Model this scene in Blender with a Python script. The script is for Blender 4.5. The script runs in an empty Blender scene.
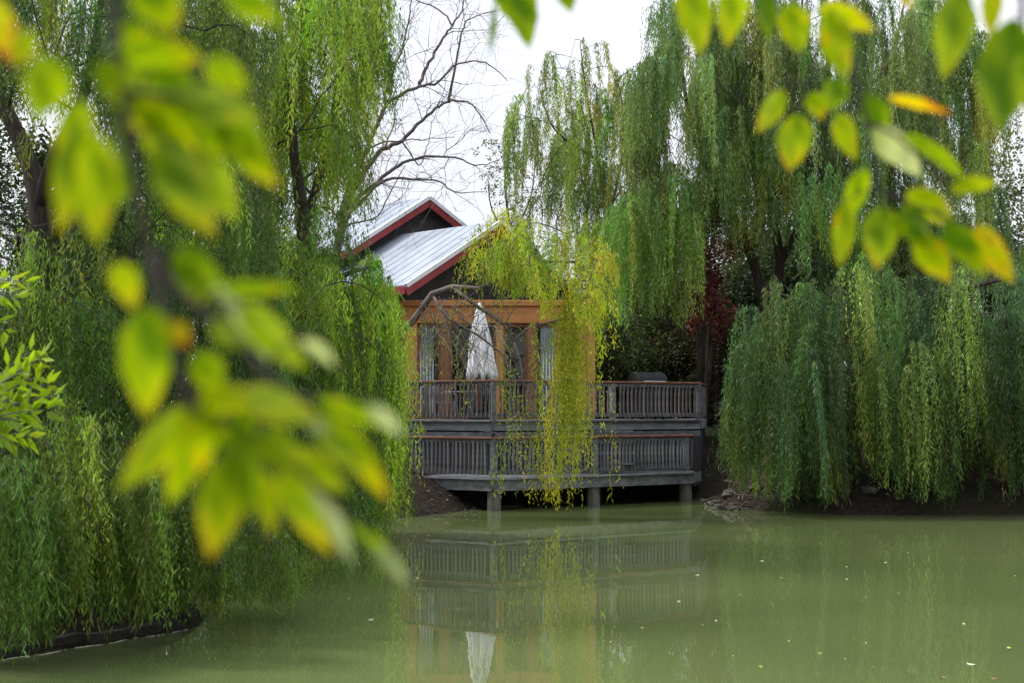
import bpy, bmesh, math, random
import numpy as np
from mathutils import Vector, Matrix

random.seed(7)
RNG = np.random.default_rng(11)
sc = bpy.context.scene
COL = sc.collection
R = math.radians

# ------------------------------------------------------------------ camera
F = 50.0 / 36.0 * 1024.0
CAM = Vector((0, 0, 2.3))
PITCH = math.atan((410 - 341.5) / F)


def at(x, y, d):
    """point at depth d (metres along +Y) seen at pixel x, y of the photograph"""
    u, v = (x - 512) / F, (341.5 - y) / F
    c, s = math.cos(PITCH), math.sin(PITCH)
    k = d / (c - v * s)
    return Vector((u * k, d, CAM.z + (s + v * c) * k))


cam_data = bpy.data.cameras.new('camera')
cam = bpy.data.objects.new('camera', cam_data)
COL.objects.link(cam)
cam.location = CAM
cam.rotation_euler = (math.pi / 2 + PITCH, 0, 0)
cam_data.lens = 50
cam_data.sensor_width = 36
cam_data.clip_start = 0.05
cam_data.clip_end = 3000
cam_data.dof.use_dof = True
cam_data.dof.focus_distance = 33
cam_data.dof.aperture_fstop = 3.6
sc.camera = cam


# ------------------------------------------------------------------ materials
def new_mat(name):
    m = bpy.data.materials.new(name)
    m.use_nodes = True
    nt = m.node_tree
    for n in list(nt.nodes):
        nt.nodes.remove(n)
    out = nt.nodes.new('ShaderNodeOutputMaterial')
    p = nt.nodes.new('ShaderNodeBsdfPrincipled')
    nt.links.new(p.outputs[0], out.inputs[0])
    return m, nt, p, out


def surf(name, c1, c2=None, rough=0.7, scale=(6, 6, 6), detail=5, bump=0.2, metallic=0.0, spec=0.4, c3=None, coord='Object', per_object=0.0):
    m, nt, p, out = new_mat(name)
    L = nt.links.new
    c2 = c2 or c1
    tc = nt.nodes.new('ShaderNodeTexCoord')
    mp = nt.nodes.new('ShaderNodeMapping')
    mp.inputs['Scale'].default_value = scale
    L(tc.outputs[coord], mp.inputs[0])
    nz = nt.nodes.new('ShaderNodeTexNoise')
    nz.inputs['Scale'].default_value = 1.0
    nz.inputs['Detail'].default_value = detail
    nz.inputs['Roughness'].default_value = 0.65
    L(mp.outputs[0], nz.inputs['Vector'])
    rp = nt.nodes.new('ShaderNodeValToRGB')
    rp.color_ramp.elements[0].position = 0.32
    rp.color_ramp.elements[1].position = 0.68
    rp.color_ramp.elements[0].color = (*c1, 1)
    rp.color_ramp.elements[1].color = (*c2, 1)
    if c3:
        e = rp.color_ramp.elements.new(0.8)
        e.color = (*c3, 1)
    L(nz.outputs[0], rp.inputs[0])
    if per_object:
        oi = nt.nodes.new('ShaderNodeObjectInfo')
        mr_ = nt.nodes.new('ShaderNodeMapRange')
        mr_.inputs[3].default_value = 1 - per_object
        mr_.inputs[4].default_value = 1 + per_object
        L(oi.outputs['Random'], mr_.inputs[0])
        hs = nt.nodes.new('ShaderNodeHueSaturation')
        L(rp.outputs[0], hs.inputs['Color'])
        L(mr_.outputs[0], hs.inputs['Value'])
        L(hs.outputs[0], p.inputs['Base Color'])
    else:
        L(rp.outputs[0], p.inputs['Base Color'])
    p.inputs['Roughness'].default_value = rough
    p.inputs['Metallic'].default_value = metallic
    p.inputs['Specular IOR Level'].default_value = spec
    if bump:
        b = nt.nodes.new('ShaderNodeBump')
        b.inputs['Strength'].default_value = bump
        b.inputs['Distance'].default_value = 0.03
        L(nz.outputs[0], b.inputs['Height'])
        L(b.outputs[0], p.inputs['Normal'])
    return m


def leaf_mat(name, trans=0.42, rough=0.48, spec=0.38, tint=(1.25, 1.2, 0.6)):
    m, nt, p, out = new_mat(name)
    L = nt.links.new
    a = nt.nodes.new('ShaderNodeAttribute')
    a.attribute_name = 'Col'
    L(a.outputs['Color'], p.inputs['Base Color'])
    p.inputs['Roughness'].default_value = rough
    p.inputs['Specular IOR Level'].default_value = spec
    t = nt.nodes.new('ShaderNodeBsdfTranslucent')
    mul = nt.nodes.new('ShaderNodeMix')
    mul.data_type = 'RGBA'
    mul.blend_type = 'MULTIPLY'
    mul.inputs[0].default_value = 1.0
    L(a.outputs['Color'], mul.inputs[6])
    mul.inputs[7].default_value = (*tint, 1)
    L(mul.outputs[2], t.inputs['Color'])
    mx = nt.nodes.new('ShaderNodeMixShader')
    mx.inputs[0].default_value = trans
    L(p.outputs[0], mx.inputs[1])
    L(t.outputs[0], mx.inputs[2])
    L(mx.outputs[0], out.inputs[0])
    return m


M = {}
M['leaf'] = leaf_mat('willow_leaf')
M['near_leaf'] = leaf_mat('broad_leaf', trans=0.55, rough=0.4, spec=0.3, tint=(1.25, 1.2, 0.4))
M['bark'] = surf('bark', (0.018, 0.014, 0.011), (0.07, 0.055, 0.045), 0.9, (14, 14, 3), bump=0.7)
M['grey_bark'] = surf('grey_bark', (0.07, 0.056, 0.056), (0.19, 0.155, 0.145), 0.85, (20, 20, 5), bump=0.5)
M['twig'] = surf('twig', (0.10, 0.085, 0.075), (0.24, 0.21, 0.19), 0.8, (9, 9, 9), bump=0.2)
M['timber'] = surf('weathered_timber', (0.058, 0.059, 0.066), (0.180, 0.184, 0.200), 0.8, (4, 4, 9), bump=0.3, per_object=0.3)
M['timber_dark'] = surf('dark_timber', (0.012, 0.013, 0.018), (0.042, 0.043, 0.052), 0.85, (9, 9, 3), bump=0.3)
M['timber_pale'] = surf('pale_timber', (0.12, 0.13, 0.155), (0.25, 0.265, 0.30), 0.75, (3, 3, 12), bump=0.25)
M['baluster'] = surf('baluster_timber', (0.055, 0.047, 0.046), (0.165, 0.145, 0.142), 0.85, (12, 12, 3), bump=0.3, per_object=0.35)
M['rail_red'] = surf('stained_rail', (0.13, 0.052, 0.03), (0.25, 0.11, 0.065), 0.55, (5, 5, 5), bump=0.15)
M['post_wet'] = surf('pile_timber', (0.06, 0.06, 0.055), (0.16, 0.15, 0.14), 0.8, (8, 8, 4), bump=0.4)
M['ochre'] = surf('ochre_stucco', (0.40, 0.19, 0.065), (0.52, 0.26, 0.10), 0.85, (3, 3, 3), bump=0.12)
M['ochre_beam'] = surf('ochre_beam', (0.36, 0.145, 0.045), (0.48, 0.20, 0.07), 0.75, (2, 6, 9), bump=0.12)
M['door_wood'] = surf('door_wood', (0.16, 0.065, 0.03), (0.28, 0.12, 0.055), 0.6, (6, 6, 2), bump=0.15)
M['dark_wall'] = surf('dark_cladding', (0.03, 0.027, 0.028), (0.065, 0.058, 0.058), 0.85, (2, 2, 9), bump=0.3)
M['interior'] = surf('interior_plaster', (0.07, 0.055, 0.045), (0.10, 0.08, 0.065), 0.9)
M['red'] = surf('red_fascia', (0.21, 0.025, 0.032), (0.31, 0.045, 0.05), 0.5, (3, 3, 3), bump=0.08)
M['metal_roof'] = surf('zinc_roof', (0.20, 0.235, 0.295), (0.34, 0.38, 0.44), 0.5, (0.9, 0.9, 0.9), bump=0.03, metallic=0.25, spec=0.5)
M['trim'] = surf('roof_trim', (0.62, 0.63, 0.66), (0.72, 0.73, 0.76), 0.4, bump=0.0)
M['white_cloth'] = surf('umbrella_canvas', (0.66, 0.66, 0.70), (0.80, 0.80, 0.83), 0.9, (5, 5, 3), bump=0.15)
M['curtain'] = surf('curtain_cloth', (0.66, 0.72, 0.82), (0.80, 0.84, 0.90), 0.9, (20, 20, 1), bump=0.15)
M['black'] = surf('black_enamel', (0.012, 0.013, 0.016), (0.020, 0.021, 0.025), 0.6, (8, 8, 8), bump=0.03, spec=0.2)
M['steel'] = surf('brushed_steel', (0.35, 0.35, 0.36), (0.5, 0.5, 0.5), 0.35, (30, 4, 4), bump=0.05, metallic=0.9)
M['cover'] = surf('dark_grill_cover', (0.01, 0.012, 0.02), (0.02, 0.024, 0.036), 0.6, (5, 5, 5), bump=0.2)
M['chair'] = surf('chair_metal', (0.13, 0.145, 0.18), (0.22, 0.24, 0.28), 0.5, (9, 9, 9), bump=0.05)
M['stone'] = surf('bank_stone', (0.03, 0.027, 0.024), (0.12, 0.11, 0.10), 0.85, (5, 5, 5), bump=0.6)
M['wall_block'] = surf('retaining_block', (0.012, 0.012, 0.011), (0.045, 0.042, 0.038), 0.85, (7, 7, 12), bump=0.6)
M['foam'] = surf('foam', (0.50, 0.48, 0.46), (0.78, 0.76, 0.74), 0.7, (20, 20, 20), bump=0.2)
M['petal_yellow'] = surf('yellow_floating_leaf', (0.40, 0.33, 0.05), (0.55, 0.45, 0.08), 0.5, (30, 30, 30), bump=0.0)
M['petal_brown'] = surf('brown_floating_leaf', (0.16, 0.10, 0.04), (0.28, 0.19, 0.08), 0.5, (30, 30, 30), bump=0.0)
M['petal'] = surf('floating_leaf', (0.45, 0.43, 0.25), (0.75, 0.72, 0.55), 0.5, (30, 30, 30), bump=0.0)


# glass
def glass():
    m, nt, p, out = new_mat('window_glass')
    L = nt.links.new
    tr = nt.nodes.new('ShaderNodeBsdfTransparent')
    tr.inputs[0].default_value = (0.88, 0.9, 0.9, 1)
    gl = nt.nodes.new('ShaderNodeBsdfGlossy')
    gl.inputs['Roughness'].default_value = 0.02
    lw = nt.nodes.new('ShaderNodeFresnel')
    lw.inputs[0].default_value = 1.5
    mx = nt.nodes.new('ShaderNodeMixShader')
    L(lw.outputs[0], mx.inputs[0])
    L(tr.outputs[0], mx.inputs[1])
    L(gl.outputs[0], mx.inputs[2])
    L(mx.outputs[0], out.inputs[0])
    return m


M['glass'] = glass()


def ground_mat():
    m, nt, p, out = new_mat('bank_earth')
    L = nt.links.new
    tc = nt.nodes.new('ShaderNodeTexCoord')

    def noise(s, d=6):
        n = nt.nodes.new('ShaderNodeTexNoise')
        n.inputs['Scale'].default_value = s
        n.inputs['Detail'].default_value = d
        n.inputs['Roughness'].default_value = 0.7
        L(tc.outputs['Object'], n.inputs['Vector'])
        return n
    a, b, c = noise(7), noise(0.35, 3), noise(28, 4)
    r1 = nt.nodes.new('ShaderNodeValToRGB')
    r1.color_ramp.elements[0].position = 0.3
    r1.color_ramp.elements[0].color = (0.009, 0.007, 0.006, 1)
    r1.color_ramp.elements[1].position = 0.75
    r1.color_ramp.elements[1].color = (0.048, 0.034, 0.027, 1)
    L(a.outputs[0], r1.inputs[0])
    r2 = nt.nodes.new('ShaderNodeValToRGB')
    r2.color_ramp.elements[0].position = 0.35
    r2.color_ramp.elements[0].color = (0.010, 0.015, 0.006, 1)
    r2.color_ramp.elements[1].position = 0.7
    r2.color_ramp.elements[1].color = (0.034, 0.042, 0.016, 1)
    L(c.outputs[0], r2.inputs[0])
    rf = nt.nodes.new('ShaderNodeValToRGB')
    rf.color_ramp.elements[0].position = 0.5
    rf.color_ramp.elements[1].position = 0.62
    L(b.outputs[0], rf.inputs[0])
    mx = nt.nodes.new('ShaderNodeMix')
    mx.data_type = 'RGBA'
    L(rf.outputs[0], mx.inputs[0])
    L(r1.outputs[0], mx.inputs[6])
    L(r2.outputs[0], mx.inputs[7])
    L(mx.outputs[2], p.inputs['Base Color'])
    p.inputs['Roughness'].default_value = 0.95
    p.inputs['Specular IOR Level'].default_value = 0.15
    bp = nt.nodes.new('ShaderNodeBump')
    bp.inputs['Strength'].default_value = 0.8
    bp.inputs['Distance'].default_value = 0.08
    L(a.outputs[0], bp.inputs['Height'])
    L(bp.outputs[0], p.inputs['Normal'])
    return m


def water_mat():
    m, nt, p, out = new_mat('green_pond_water')
    L = nt.links.new
    tc = nt.nodes.new('ShaderNodeTexCoord')
    n0 = nt.nodes.new('ShaderNodeTexNoise')
    n0.inputs['Scale'].default_value = 0.14
    n0.inputs['Detail'].default_value = 3
    L(tc.outputs['Object'], n0.inputs['Vector'])
    rp = nt.nodes.new('ShaderNodeValToRGB')
    rp.color_ramp.elements[0].position = 0.3
    rp.color_ramp.elements[0].color = (*WATER_A, 1)
    rp.color_ramp.elements[1].position = 0.7
    rp.color_ramp.elements[1].color = (*WATER_B, 1)
    L(n0.outputs[0], rp.inputs[0])
    L(rp.outputs[0], p.inputs['Base Color'])
    p.inputs['Roughness'].default_value = 0.014
    p.inputs['IOR'].default_value = 1.46
    p.inputs['Specular IOR Level'].default_value = 0.5
    n1 = nt.nodes.new('ShaderNodeTexNoise')
    n1.inputs['Scale'].default_value = 1.1
    n1.inputs['Detail'].default_value = 4
    L(tc.outputs['Object'], n1.inputs['Vector'])
    bp = nt.nodes.new('ShaderNodeBump')
    bp.inputs['Strength'].default_value = 0.035
    bp.inputs['Distance'].default_value = 0.05
    L(n1.outputs[0], bp.inputs['Height'])
    L(bp.outputs[0], p.inputs['Normal'])
    return m


WATER_A, WATER_B = (0.092, 0.124, 0.043), (0.132, 0.163, 0.062)
M['ground'] = ground_mat()
M['water'] = water_mat()


# ------------------------------------------------------------------ object helpers
def link(name, mesh, mat=None, parent=None):
    o = bpy.data.objects.new(name, mesh)
    if mat is not None and not mesh.materials:
        mesh.materials.append(mat)
    COL.objects.link(o)
    if parent is not None:
        o.parent = parent
    return o


def tag(o, label, cat, group=None):
    o['label'] = label
    o['category'] = cat
    if group:
        o['group'] = group
    return o


def thing(name, label, cat, loc=(0, 0, 0), group=None, rz=0.0):
    o = bpy.data.objects.new(name, None)
    o.empty_display_size = 0.2
    o.location = loc
    o.rotation_euler = (0, 0, rz)
    COL.objects.link(o)
    return tag(o, label, cat, group)


def structure(o):
    o['kind'] = 'structure'
    return o


class MB:
    """collects boxes, beams, tubes and polygons for ONE mesh"""

    def __init__(self, origin=(0, 0, 0)):
        self.v, self.f = [], []
        self.o = Vector(origin)
        self.smooth = False

    def add(self, vs, fs):
        n = len(self.v)
        self.v += [tuple(Vector(p) - self.o) for p in vs]
        self.f += [tuple(i + n for i in q) for q in fs]

    def box(self, a, b):
        x0, y0, z0 = a
        x1, y1, z1 = b
        self.add([(x0, y0, z0), (x1, y0, z0), (x1, y1, z0), (x0, y1, z0), (x0, y0, z1), (x1, y0, z1), (x1, y1, z1), (x0, y1, z1)],
                 [(0, 3, 2, 1), (4, 5, 6, 7), (0, 1, 5, 4), (1, 2, 6, 5), (2, 3, 7, 6), (3, 0, 4, 7)])

    def beam(self, p, q, w, h, up=(0, 0, 1)):
        """bar from p to q, w wide sideways and h high, centred on the line"""
        p, q = Vector(p), Vector(q)
        d = (q - p).normalized()
        s = d.cross(Vector(up))
        if s.length < 1e-4:
            s = d.cross(Vector((0, 1, 0)))
        s.normalize()
        u = s.cross(d)
        vs = []
        for c in (p, q):
            for a, b in ((-1, -1), (1, -1), (1, 1), (-1, 1)):
                vs.append(c + s * (a * w / 2) + u * (b * h / 2))
        self.add(vs, [(0, 3, 2, 1), (4, 5, 6, 7), (0, 1, 5, 4), (1, 2, 6, 5), (2, 3, 7, 6), (3, 0, 4, 7)])

    def tube(self, pts, radii, n=7, cap=True):
        pts = [Vector(p) for p in pts]
        if not hasattr(radii, '__len__'):
            radii = [radii] * len(pts)
        vs, fs = [], []
        ref = None
        for i, p in enumerate(pts):
            t = (pts[min(i + 1, len(pts) - 1)] - pts[max(i - 1, 0)]).normalized()
            if ref is None:
                ref = t.orthogonal().normalized()
            ref = (ref - t * ref.dot(t))
            if ref.length < 1e-5:
                ref = t.orthogonal()
            ref.normalize()
            b = t.cross(ref)
            for k in range(n):
                a = 2 * math.pi * k / n
                vs.append(p + (ref * math.cos(a) + b * math.sin(a)) * radii[i])
        for i in range(len(pts) - 1):
            for k in range(n):
                k2 = (k + 1) % n
                fs.append((i * n + k, i * n + k2, (i + 1) * n + k2, (i + 1) * n + k))
        if cap:
            fs.append(tuple(range(n - 1, -1, -1)))
            m = (len(pts) - 1) * n
            fs.append(tuple(m + k for k in range(n)))
        self.add(vs, fs)

    def prism(self, poly, z0, z1):
        n = len(poly)
        vs = [(x, y, z0) for x, y in poly] + [(x, y, z1) for x, y in poly]
        fs = [tuple(range(n - 1, -1, -1)), tuple(range(n, 2 * n))]
        for i in range(n):
            j = (i + 1) % n
            fs.append((i, j, n + j, n + i))
        self.add(vs, fs)

    def lathe(self, c, prof, n=16):
        c = Vector(c)
        vs, fs = [], []
        for r, z in prof:
            for k in range(n):
                a = 2 * math.pi * k / n
                vs.append(c + Vector((r * math.cos(a), r * math.sin(a), z)))
        for i in range(len(prof) - 1):
            for k in range(n):
                k2 = (k + 1) % n
                fs.append((i * n + k, i * n + k2, (i + 1) * n + k2, (i + 1) * n + k))
        fs.append(tuple(range(n - 1, -1, -1)))
        m = (len(prof) - 1) * n
        fs.append(tuple(m + k for k in range(n)))
        self.add(vs, fs)

    def mesh(self, name, smooth=False):
        me = bpy.data.meshes.new(name)
        me.from_pydata(self.v, [], self.f)
        me.validate()
        if smooth:
            me.polygons.foreach_set('use_smooth', [True] * len(me.polygons))
        me.update()
        return me

    def build(self, name, mat, parent=None, smooth=False, bevel=0.0):
        o = link(name, self.mesh(name, smooth), mat, parent)
        if bevel:
            b = o.modifiers.new('bevel', 'BEVEL')
            b.width = bevel
            b.segments = 2
            b.limit_method = 'ANGLE'
        return o


def prof(pts):
    xs = [p[0] for p in pts]
    ys = [p[1] for p in pts]
    return lambda x: float(np.interp(x, xs, ys))


# ------------------------------------------------------------------ leaves
def quads_mesh(name, V, Cc):
    """V (N,4,3) leaf corners, Cc (N,3) leaf colours"""
    n = len(V)
    me = bpy.data.meshes.new(name)
    me.vertices.add(n * 4)
    me.vertices.foreach_set('co', np.ascontiguousarray(V, dtype=np.float32).ravel())
    me.loops.add(n * 4)
    me.loops.foreach_set('vertex_index', np.arange(n * 4, dtype=np.int32))
    me.polygons.add(n)
    me.polygons.foreach_set('loop_start', np.arange(0, n * 4, 4, dtype=np.int32))
    me.update(calc_edges=True)
    at_ = me.color_attributes.new('Col', 'FLOAT_COLOR', 'POINT')
    c4 = np.ones((n, 4, 4), dtype=np.float32)
    c4[:, :, :3] = Cc[:, None, :]
    at_.data.foreach_set('color', c4.ravel())
    return me


def leaf_quads(pos, axis, ln, wd):
    """narrow pointed leaf from pos along axis"""
    n = len(pos)
    axis = axis / np.linalg.norm(axis, axis=1, keepdims=True)
    rnd = RNG.normal(size=(n, 3))
    side = np.cross(axis, rnd)
    side /= np.linalg.norm(side, axis=1, keepdims=True) + 1e-9
    V = np.empty((n, 4, 3))
    V[:, 0] = pos
    mid = pos + axis * (ln * 0.42)[:, None]
    V[:, 1] = mid + side * (wd * 0.5)[:, None]
    V[:, 2] = pos + axis * ln[:, None]
    V[:, 3] = mid - side * (wd * 0.5)[:, None]
    return V


def vary(base, n, j=0.18, yellow=0.0, ycol=(0.34, 0.27, 0.03)):
    base = np.asarray(base)
    if base.ndim == 1:
        base = np.tile(base, (n, 1))
    g = np.exp(RNG.normal(0, j, (n, 1)))
    c = base * g * np.exp(RNG.normal(0, j * 0.35, (n, 3)))
    if yellow > 0:
        k = RNG.random(n) < yellow
        c[k] = c[k] * 0.4 + np.array(ycol) * 0.6
    return np.clip(c, 0.002, 0.8)


class Willow:
    """trunk + limbs grown towards drooping sprays; leaves hang on long strands"""

    def __init__(self, base, trunk_paths, trunk_r):
        self.base = Vector(base)
        self.nodes = []      # pos
        self.par = []
        self.minr = []
        self.tips = []
        self.V, self.C = [], []
        self.twigs = []
        for path, r0, r1 in trunk_paths:
            pts = [Vector(p) for p in path]
            prev = None
            if self.nodes:
                prev = min(range(len(self.nodes)), key=lambda i: (self.nodes[i] - pts[0]).length)
            tot = sum((pts[i + 1] - pts[i]).length for i in range(len(pts) - 1))
            run = 0
            for i in range(len(pts) - 1):
                seg = (pts[i + 1] - pts[i]).length
                k = max(1, int(seg / 0.35))
                for j in range(k + (1 if i == len(pts) - 2 else 0)):
                    t = j / k
                    p0 = pts[max(i - 1, 0)]
                    p1, p2 = pts[i], pts[i + 1]
                    p3 = pts[min(i + 2, len(pts) - 1)]
                    p = 0.5 * ((2 * p1) + (p2 - p0) * t + (2 * p0 - 5 * p1 + 4 * p2 - p3) * t * t + (3 * p1 - p0 - 3 * p2 + p3) * t ** 3)
                    rr = r0 + (r1 - r0) * min(1, (run + seg * t) / tot)
                    self.nodes.append(p)
                    self.par.append(prev)
                    self.minr.append(rr)
                    prev = len(self.nodes) - 1
                run += seg

    def reach(self, h, lift=0.25):
        """grow a limb to the point h; returns the outward heading at its tip"""
        h = Vector(h)
        best, bj = 1e9, 0
        for j, p in enumerate(self.nodes):
            d = (h - p)
            c = d.length + max(0, p.z - h.z + 0.2) * 0.9 + (3 if j < 6 else 0)
            if c < best:
                best, bj = c, j
        p = self.nodes[bj]
        d = h - p
        L = d.length
        if L < 0.12:
            return Vector((random.uniform(-1, 1), random.uniform(-1, 1), 0)).normalized()
        mid = p + d * 0.5 + Vector((random.uniform(-.1, .1) * L, random.uniform(-.1, .1) * L, lift * L * random.uniform(.5, 1.1)))
        k = max(2, int(L / 0.3))
        prev = bj
        for i in range(1, k + 1):
            t = i / k
            q = p * (1 - t) ** 2 + mid * 2 * t * (1 - t) + h * t * t
            if i < k:
                q = q + Vector((random.gauss(0, .03), random.gauss(0, .03), random.gauss(0, .03)))
            self.nodes.append(q)
            self.par.append(prev)
            self.minr.append(0)
            prev = len(self.nodes) - 1
        self.tips.append(prev)
        a = Vector((d.x, d.y, 0))
        if a.length < 0.05:
            a = Vector((random.uniform(-1, 1), random.uniform(-1, 1), 0))
        return a.normalized()

    def spray(self, h, az, length, reach, width, nstr, col, zfloor, leaf=(0.13, 0.02), gap=0.05, yellow=0.02, stray=0.03, rise=0.25, lj=0.45, jit=0.2, cut=None, tas=0.05):
        """a bough arching from h outwards with strands hanging from it"""
        h = np.array(h)
        a = np.array([az.x, az.y])
        perp = np.array([-a[1], a[0]])
        ntas = max(2, int(nstr / 6.5))
        ts = RNG.random(ntas) ** 0.8
        tl = RNG.normal(0, 0.55, ntas) * width * (0.35 + 0.65 * ts)
        tk = RNG.integers(0, ntas, nstr)
        tlen = 0.40 + 0.60 * RNG.random(ntas) ** 0.6
        tang = RNG.normal(0, 0.8, ntas)
        tlean = RNG.normal(0, 0.09, (ntas, 2))
        tsz = np.exp(RNG.normal(0, 0.22, ntas))
        tw_ = tas * np.exp(RNG.normal(0, 0.7, ntas))
        ttone = np.exp(RNG.normal(0.34, 0.25, (ntas, 1))) * np.exp(RNG.normal(0, 0.07, (ntas, 3)))
        s = ts[tk] + RNG.normal(0, .05, nstr)
        s = np.clip(s, 0.02, 1.05)
        lat = tl[tk] + RNG.normal(0, 1, nstr) * tw_[tk]
        S = np.empty((nstr, 3))
        S[:, :2] = h[:2] + a * (reach * s)[:, None] + perp * lat[:, None]
        S[:, 2] = h[2] + rise * reach * 4 * s * (1 - s) * 0.5 - 0.35 * reach * s ** 2 - 0.5 * np.abs(lat) ** 1.5 / max(width, .1) ** .5 + RNG.normal(0, 0.05, nstr)
        # bough twigs
        if reach > 0.35:
            tw = []
            for k in range(5):
                t = k / 4
                tw.append(Vector((h[0] + a[0] * reach * t, h[1] + a[1] * reach * t, h[2] + rise * reach * 4 * t * (1 - t) * 0.5 - 0.35 * reach * t * t)))
            self.twigs.append((tw, [0.014, 0.012, 0.010, 0.007, 0.004]))
        L = length * (1 - lj * RNG.random(nstr) ** 1.5) * tlen[tk] * (0.8 + 0.3 * RNG.random())
        L = np.minimum(L, S[:, 2] - zfloor - RNG.random(nstr) * 0.25)
        ok = L > 0.25
        S, L, lat, tk = S[ok], L[ok], lat[ok], tk[ok]
        m = len(L)
        if m == 0:
            return
        ang = tang[tk] + RNG.normal(0, 0.25, m)
        od = a[None] * np.cos(ang)[:, None] + perp[None] * np.sin(ang)[:, None]
        o = 0.06 + 0.24 * (0.5 + 0.5 * np.sin(tang[tk] * 7)) + 0.08 * RNG.random(m)
        tone = vary(np.array(col), m, 0.08) * ttone[tk]
        cnt = np.maximum(4, (L / gap).astype(int))
        idx = np.repeat(np.arange(m), cnt)
        N = len(idx)
        start = np.concatenate([[0], np.cumsum(cnt)[:-1]])
        k = np.arange(N) - start[idx]
        t = (k + RNG.random(N)) / cnt[idx] * L[idx]
        sp = o[idx] * (1 - np.exp(-t / 0.3))
        swf = (RNG.random((ntas, 2)) * 6.28)[tk] + RNG.normal(0, .3, (m, 2))
        sw = 0.035 * t
        P = np.empty((N, 3))
        lean = tlean[tk]
        P[:, 0] = S[idx, 0] + od[idx, 0] * sp + lean[idx, 0] * t * np.exp(-t * .15) + sw * np.sin(swf[idx, 0] + t * 1.1)
        P[:, 1] = S[idx, 1] + od[idx, 1] * sp + lean[idx, 1] * t * np.exp(-t * .15) + sw * np.sin(swf[idx, 1] + t * 1.3)
        P[:, 2] = S[idx, 2] + 0.10 * np.sin(np.minimum(t / 0.25, 1) * np.pi) - np.maximum(0, t - 0.12)
        P += RNG.normal(0, stray * 0.5, (N, 3))
        ph = RNG.random(N) * 2 * np.pi
        al = np.clip(RNG.normal(0.50, 0.24, N), 0.03, 1.3)
        A = np.stack([np.cos(ph) * np.sin(al), np.sin(ph) * np.sin(al), -np.cos(al)], 1)
        ln = leaf[0] * (0.55 + 0.75 * RNG.random(N)) * tsz[tk][idx]
        wd = leaf[1] * (0.7 + 0.6 * RNG.random(N))
        C = tone[idx] * np.exp(RNG.normal(0, jit, (N, 1)))
        # younger, yellower tips
        frac = t / L[idx]
        C = C * (1 + np.stack([0.35 * frac, 0.18 * frac, 0 * frac], 1))
        if yellow:
            yk = RNG.random(N) < yellow
            C[yk] = C[yk] * 0.35 + np.array((0.36, 0.28, 0.03)) * 0.65
        V = leaf_quads(P, A, ln, wd)
        if cut is not None:
            keep = cut(P)
            V, C = V[keep], C[keep]
        self.V.append(V)
        self.C.append(np.clip(C, 0.003, 0.8))

    def limb_mesh(self, name, tip_r=0.008, expo=2.15):
        n = len(self.nodes)
        acc = [0.0] * n
        for i in range(n - 1, -1, -1):
            if acc[i] == 0:
                acc[i] = tip_r ** expo
            if self.par[i] is not None:
                acc[self.par[i]] += acc[i]
        rad = [max(a ** (1 / expo), r) if r else min(a ** (1 / expo), 0.13) for a, r in zip(acc, self.minr)]
        rad = [max(r0, 0) if self.minr[i] == 0 else self.minr[i] for i, r0 in enumerate(rad)]
        kids = [[] for _ in range(n)]
        for i, p in enumerate(self.par):
            if p is not None:
                kids[p].append(i)
        mb = MB(self.base)
        done = set()
        starts = [i for i in range(n) if self.par[i] is None]
        stack = [(None, s) for s in starts]
        while stack:
            frm, s = stack.pop()
            chain = [s]
            while True:
                ks = kids[chain[-1]]
                if not ks:
                    break
                ks = sorted(ks, key=lambda k: -rad[k])
                for k in ks[1:]:
                    stack.append((chain[-1], k))
                chain.append(ks[0])
            pts = [self.nodes[i] for i in chain]
            rr = [rad[i] for i in chain]
            if frm is not None and (self.nodes[frm] - pts[0]).length > 1e-3:
                pts.insert(0, self.nodes[frm])
                rr.insert(0, min(rad[frm], rr[0] * 1.25))
            if len(pts) < 2:
                continue
            mb.tube(pts, rr, n=9 if rr[0] > 0.08 else 5)
        for tw, r in self.twigs:
            mb.tube(tw, r, n=4, cap=False)
        return mb.mesh(name, smooth=True)

    def finish(self, name, label, cat='tree', bark='bark', group=None):
        root = thing(name, label, cat, self.base, group)
        link('trunk', self.limb_mesh('trunk'), M[bark], root)
        V = np.concatenate(self.V) - np.array(self.base)[None, None]
        C = np.concatenate(self.C)
        link('crown', quads_mesh('crown', V, C), M['leaf'], root)
        print(name, 'leaves', len(V))
        return root


def leaf_cloud(center, radii, n, size, col, lobes=9, yellow=0.0, droop=0.3, jit=0.25, ycol=(0.34, 0.27, 0.03), flat=1.0):
    """irregular mass of leaves: several noisy lobes, dense near their outer shells"""
    c = np.array(center)
    r = np.array(radii)
    Vs, Cs = [], []
    lob = RNG.normal(0, 0.42, (lobes, 3))
    lob[:, 2] = np.clip(lob[:, 2], -0.75, 0.75)
    per = n // lobes
    for q in lob:
        lr = r * RNG.uniform(0.32, 0.6)
        d = RNG.normal(size=(per, 3))
        d /= np.linalg.norm(d, axis=1, keepdims=True)
        k = RNG.random(per) ** 0.45
        # twiggy clumps
        cl = RNG.normal(size=(max(6, per // 90), 3))
        cl /= np.linalg.norm(cl, axis=1, keepdims=True)
        pick = cl[RNG.integers(0, len(cl), per)]
        d = d * 0.45 + pick * 0.75
        P = c + q * r + d * k[:, None] * lr
        A = d + RNG.normal(0, 0.7, (per, 3))
        A[:, 2] -= droop
        ln = size[0] * (0.6 + 0.8 * RNG.random(per))
        wd = size[1] * (0.6 + 0.8 * RNG.random(per))
        tone = np.array(col) * math.exp(RNG.normal(0, 0.15))
        Vs.append(leaf_quads(P, A, ln, wd))
        Cs.append(vary(tone, per, jit, yellow, ycol))
    return np.concatenate(Vs), np.concatenate(Cs)


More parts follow.
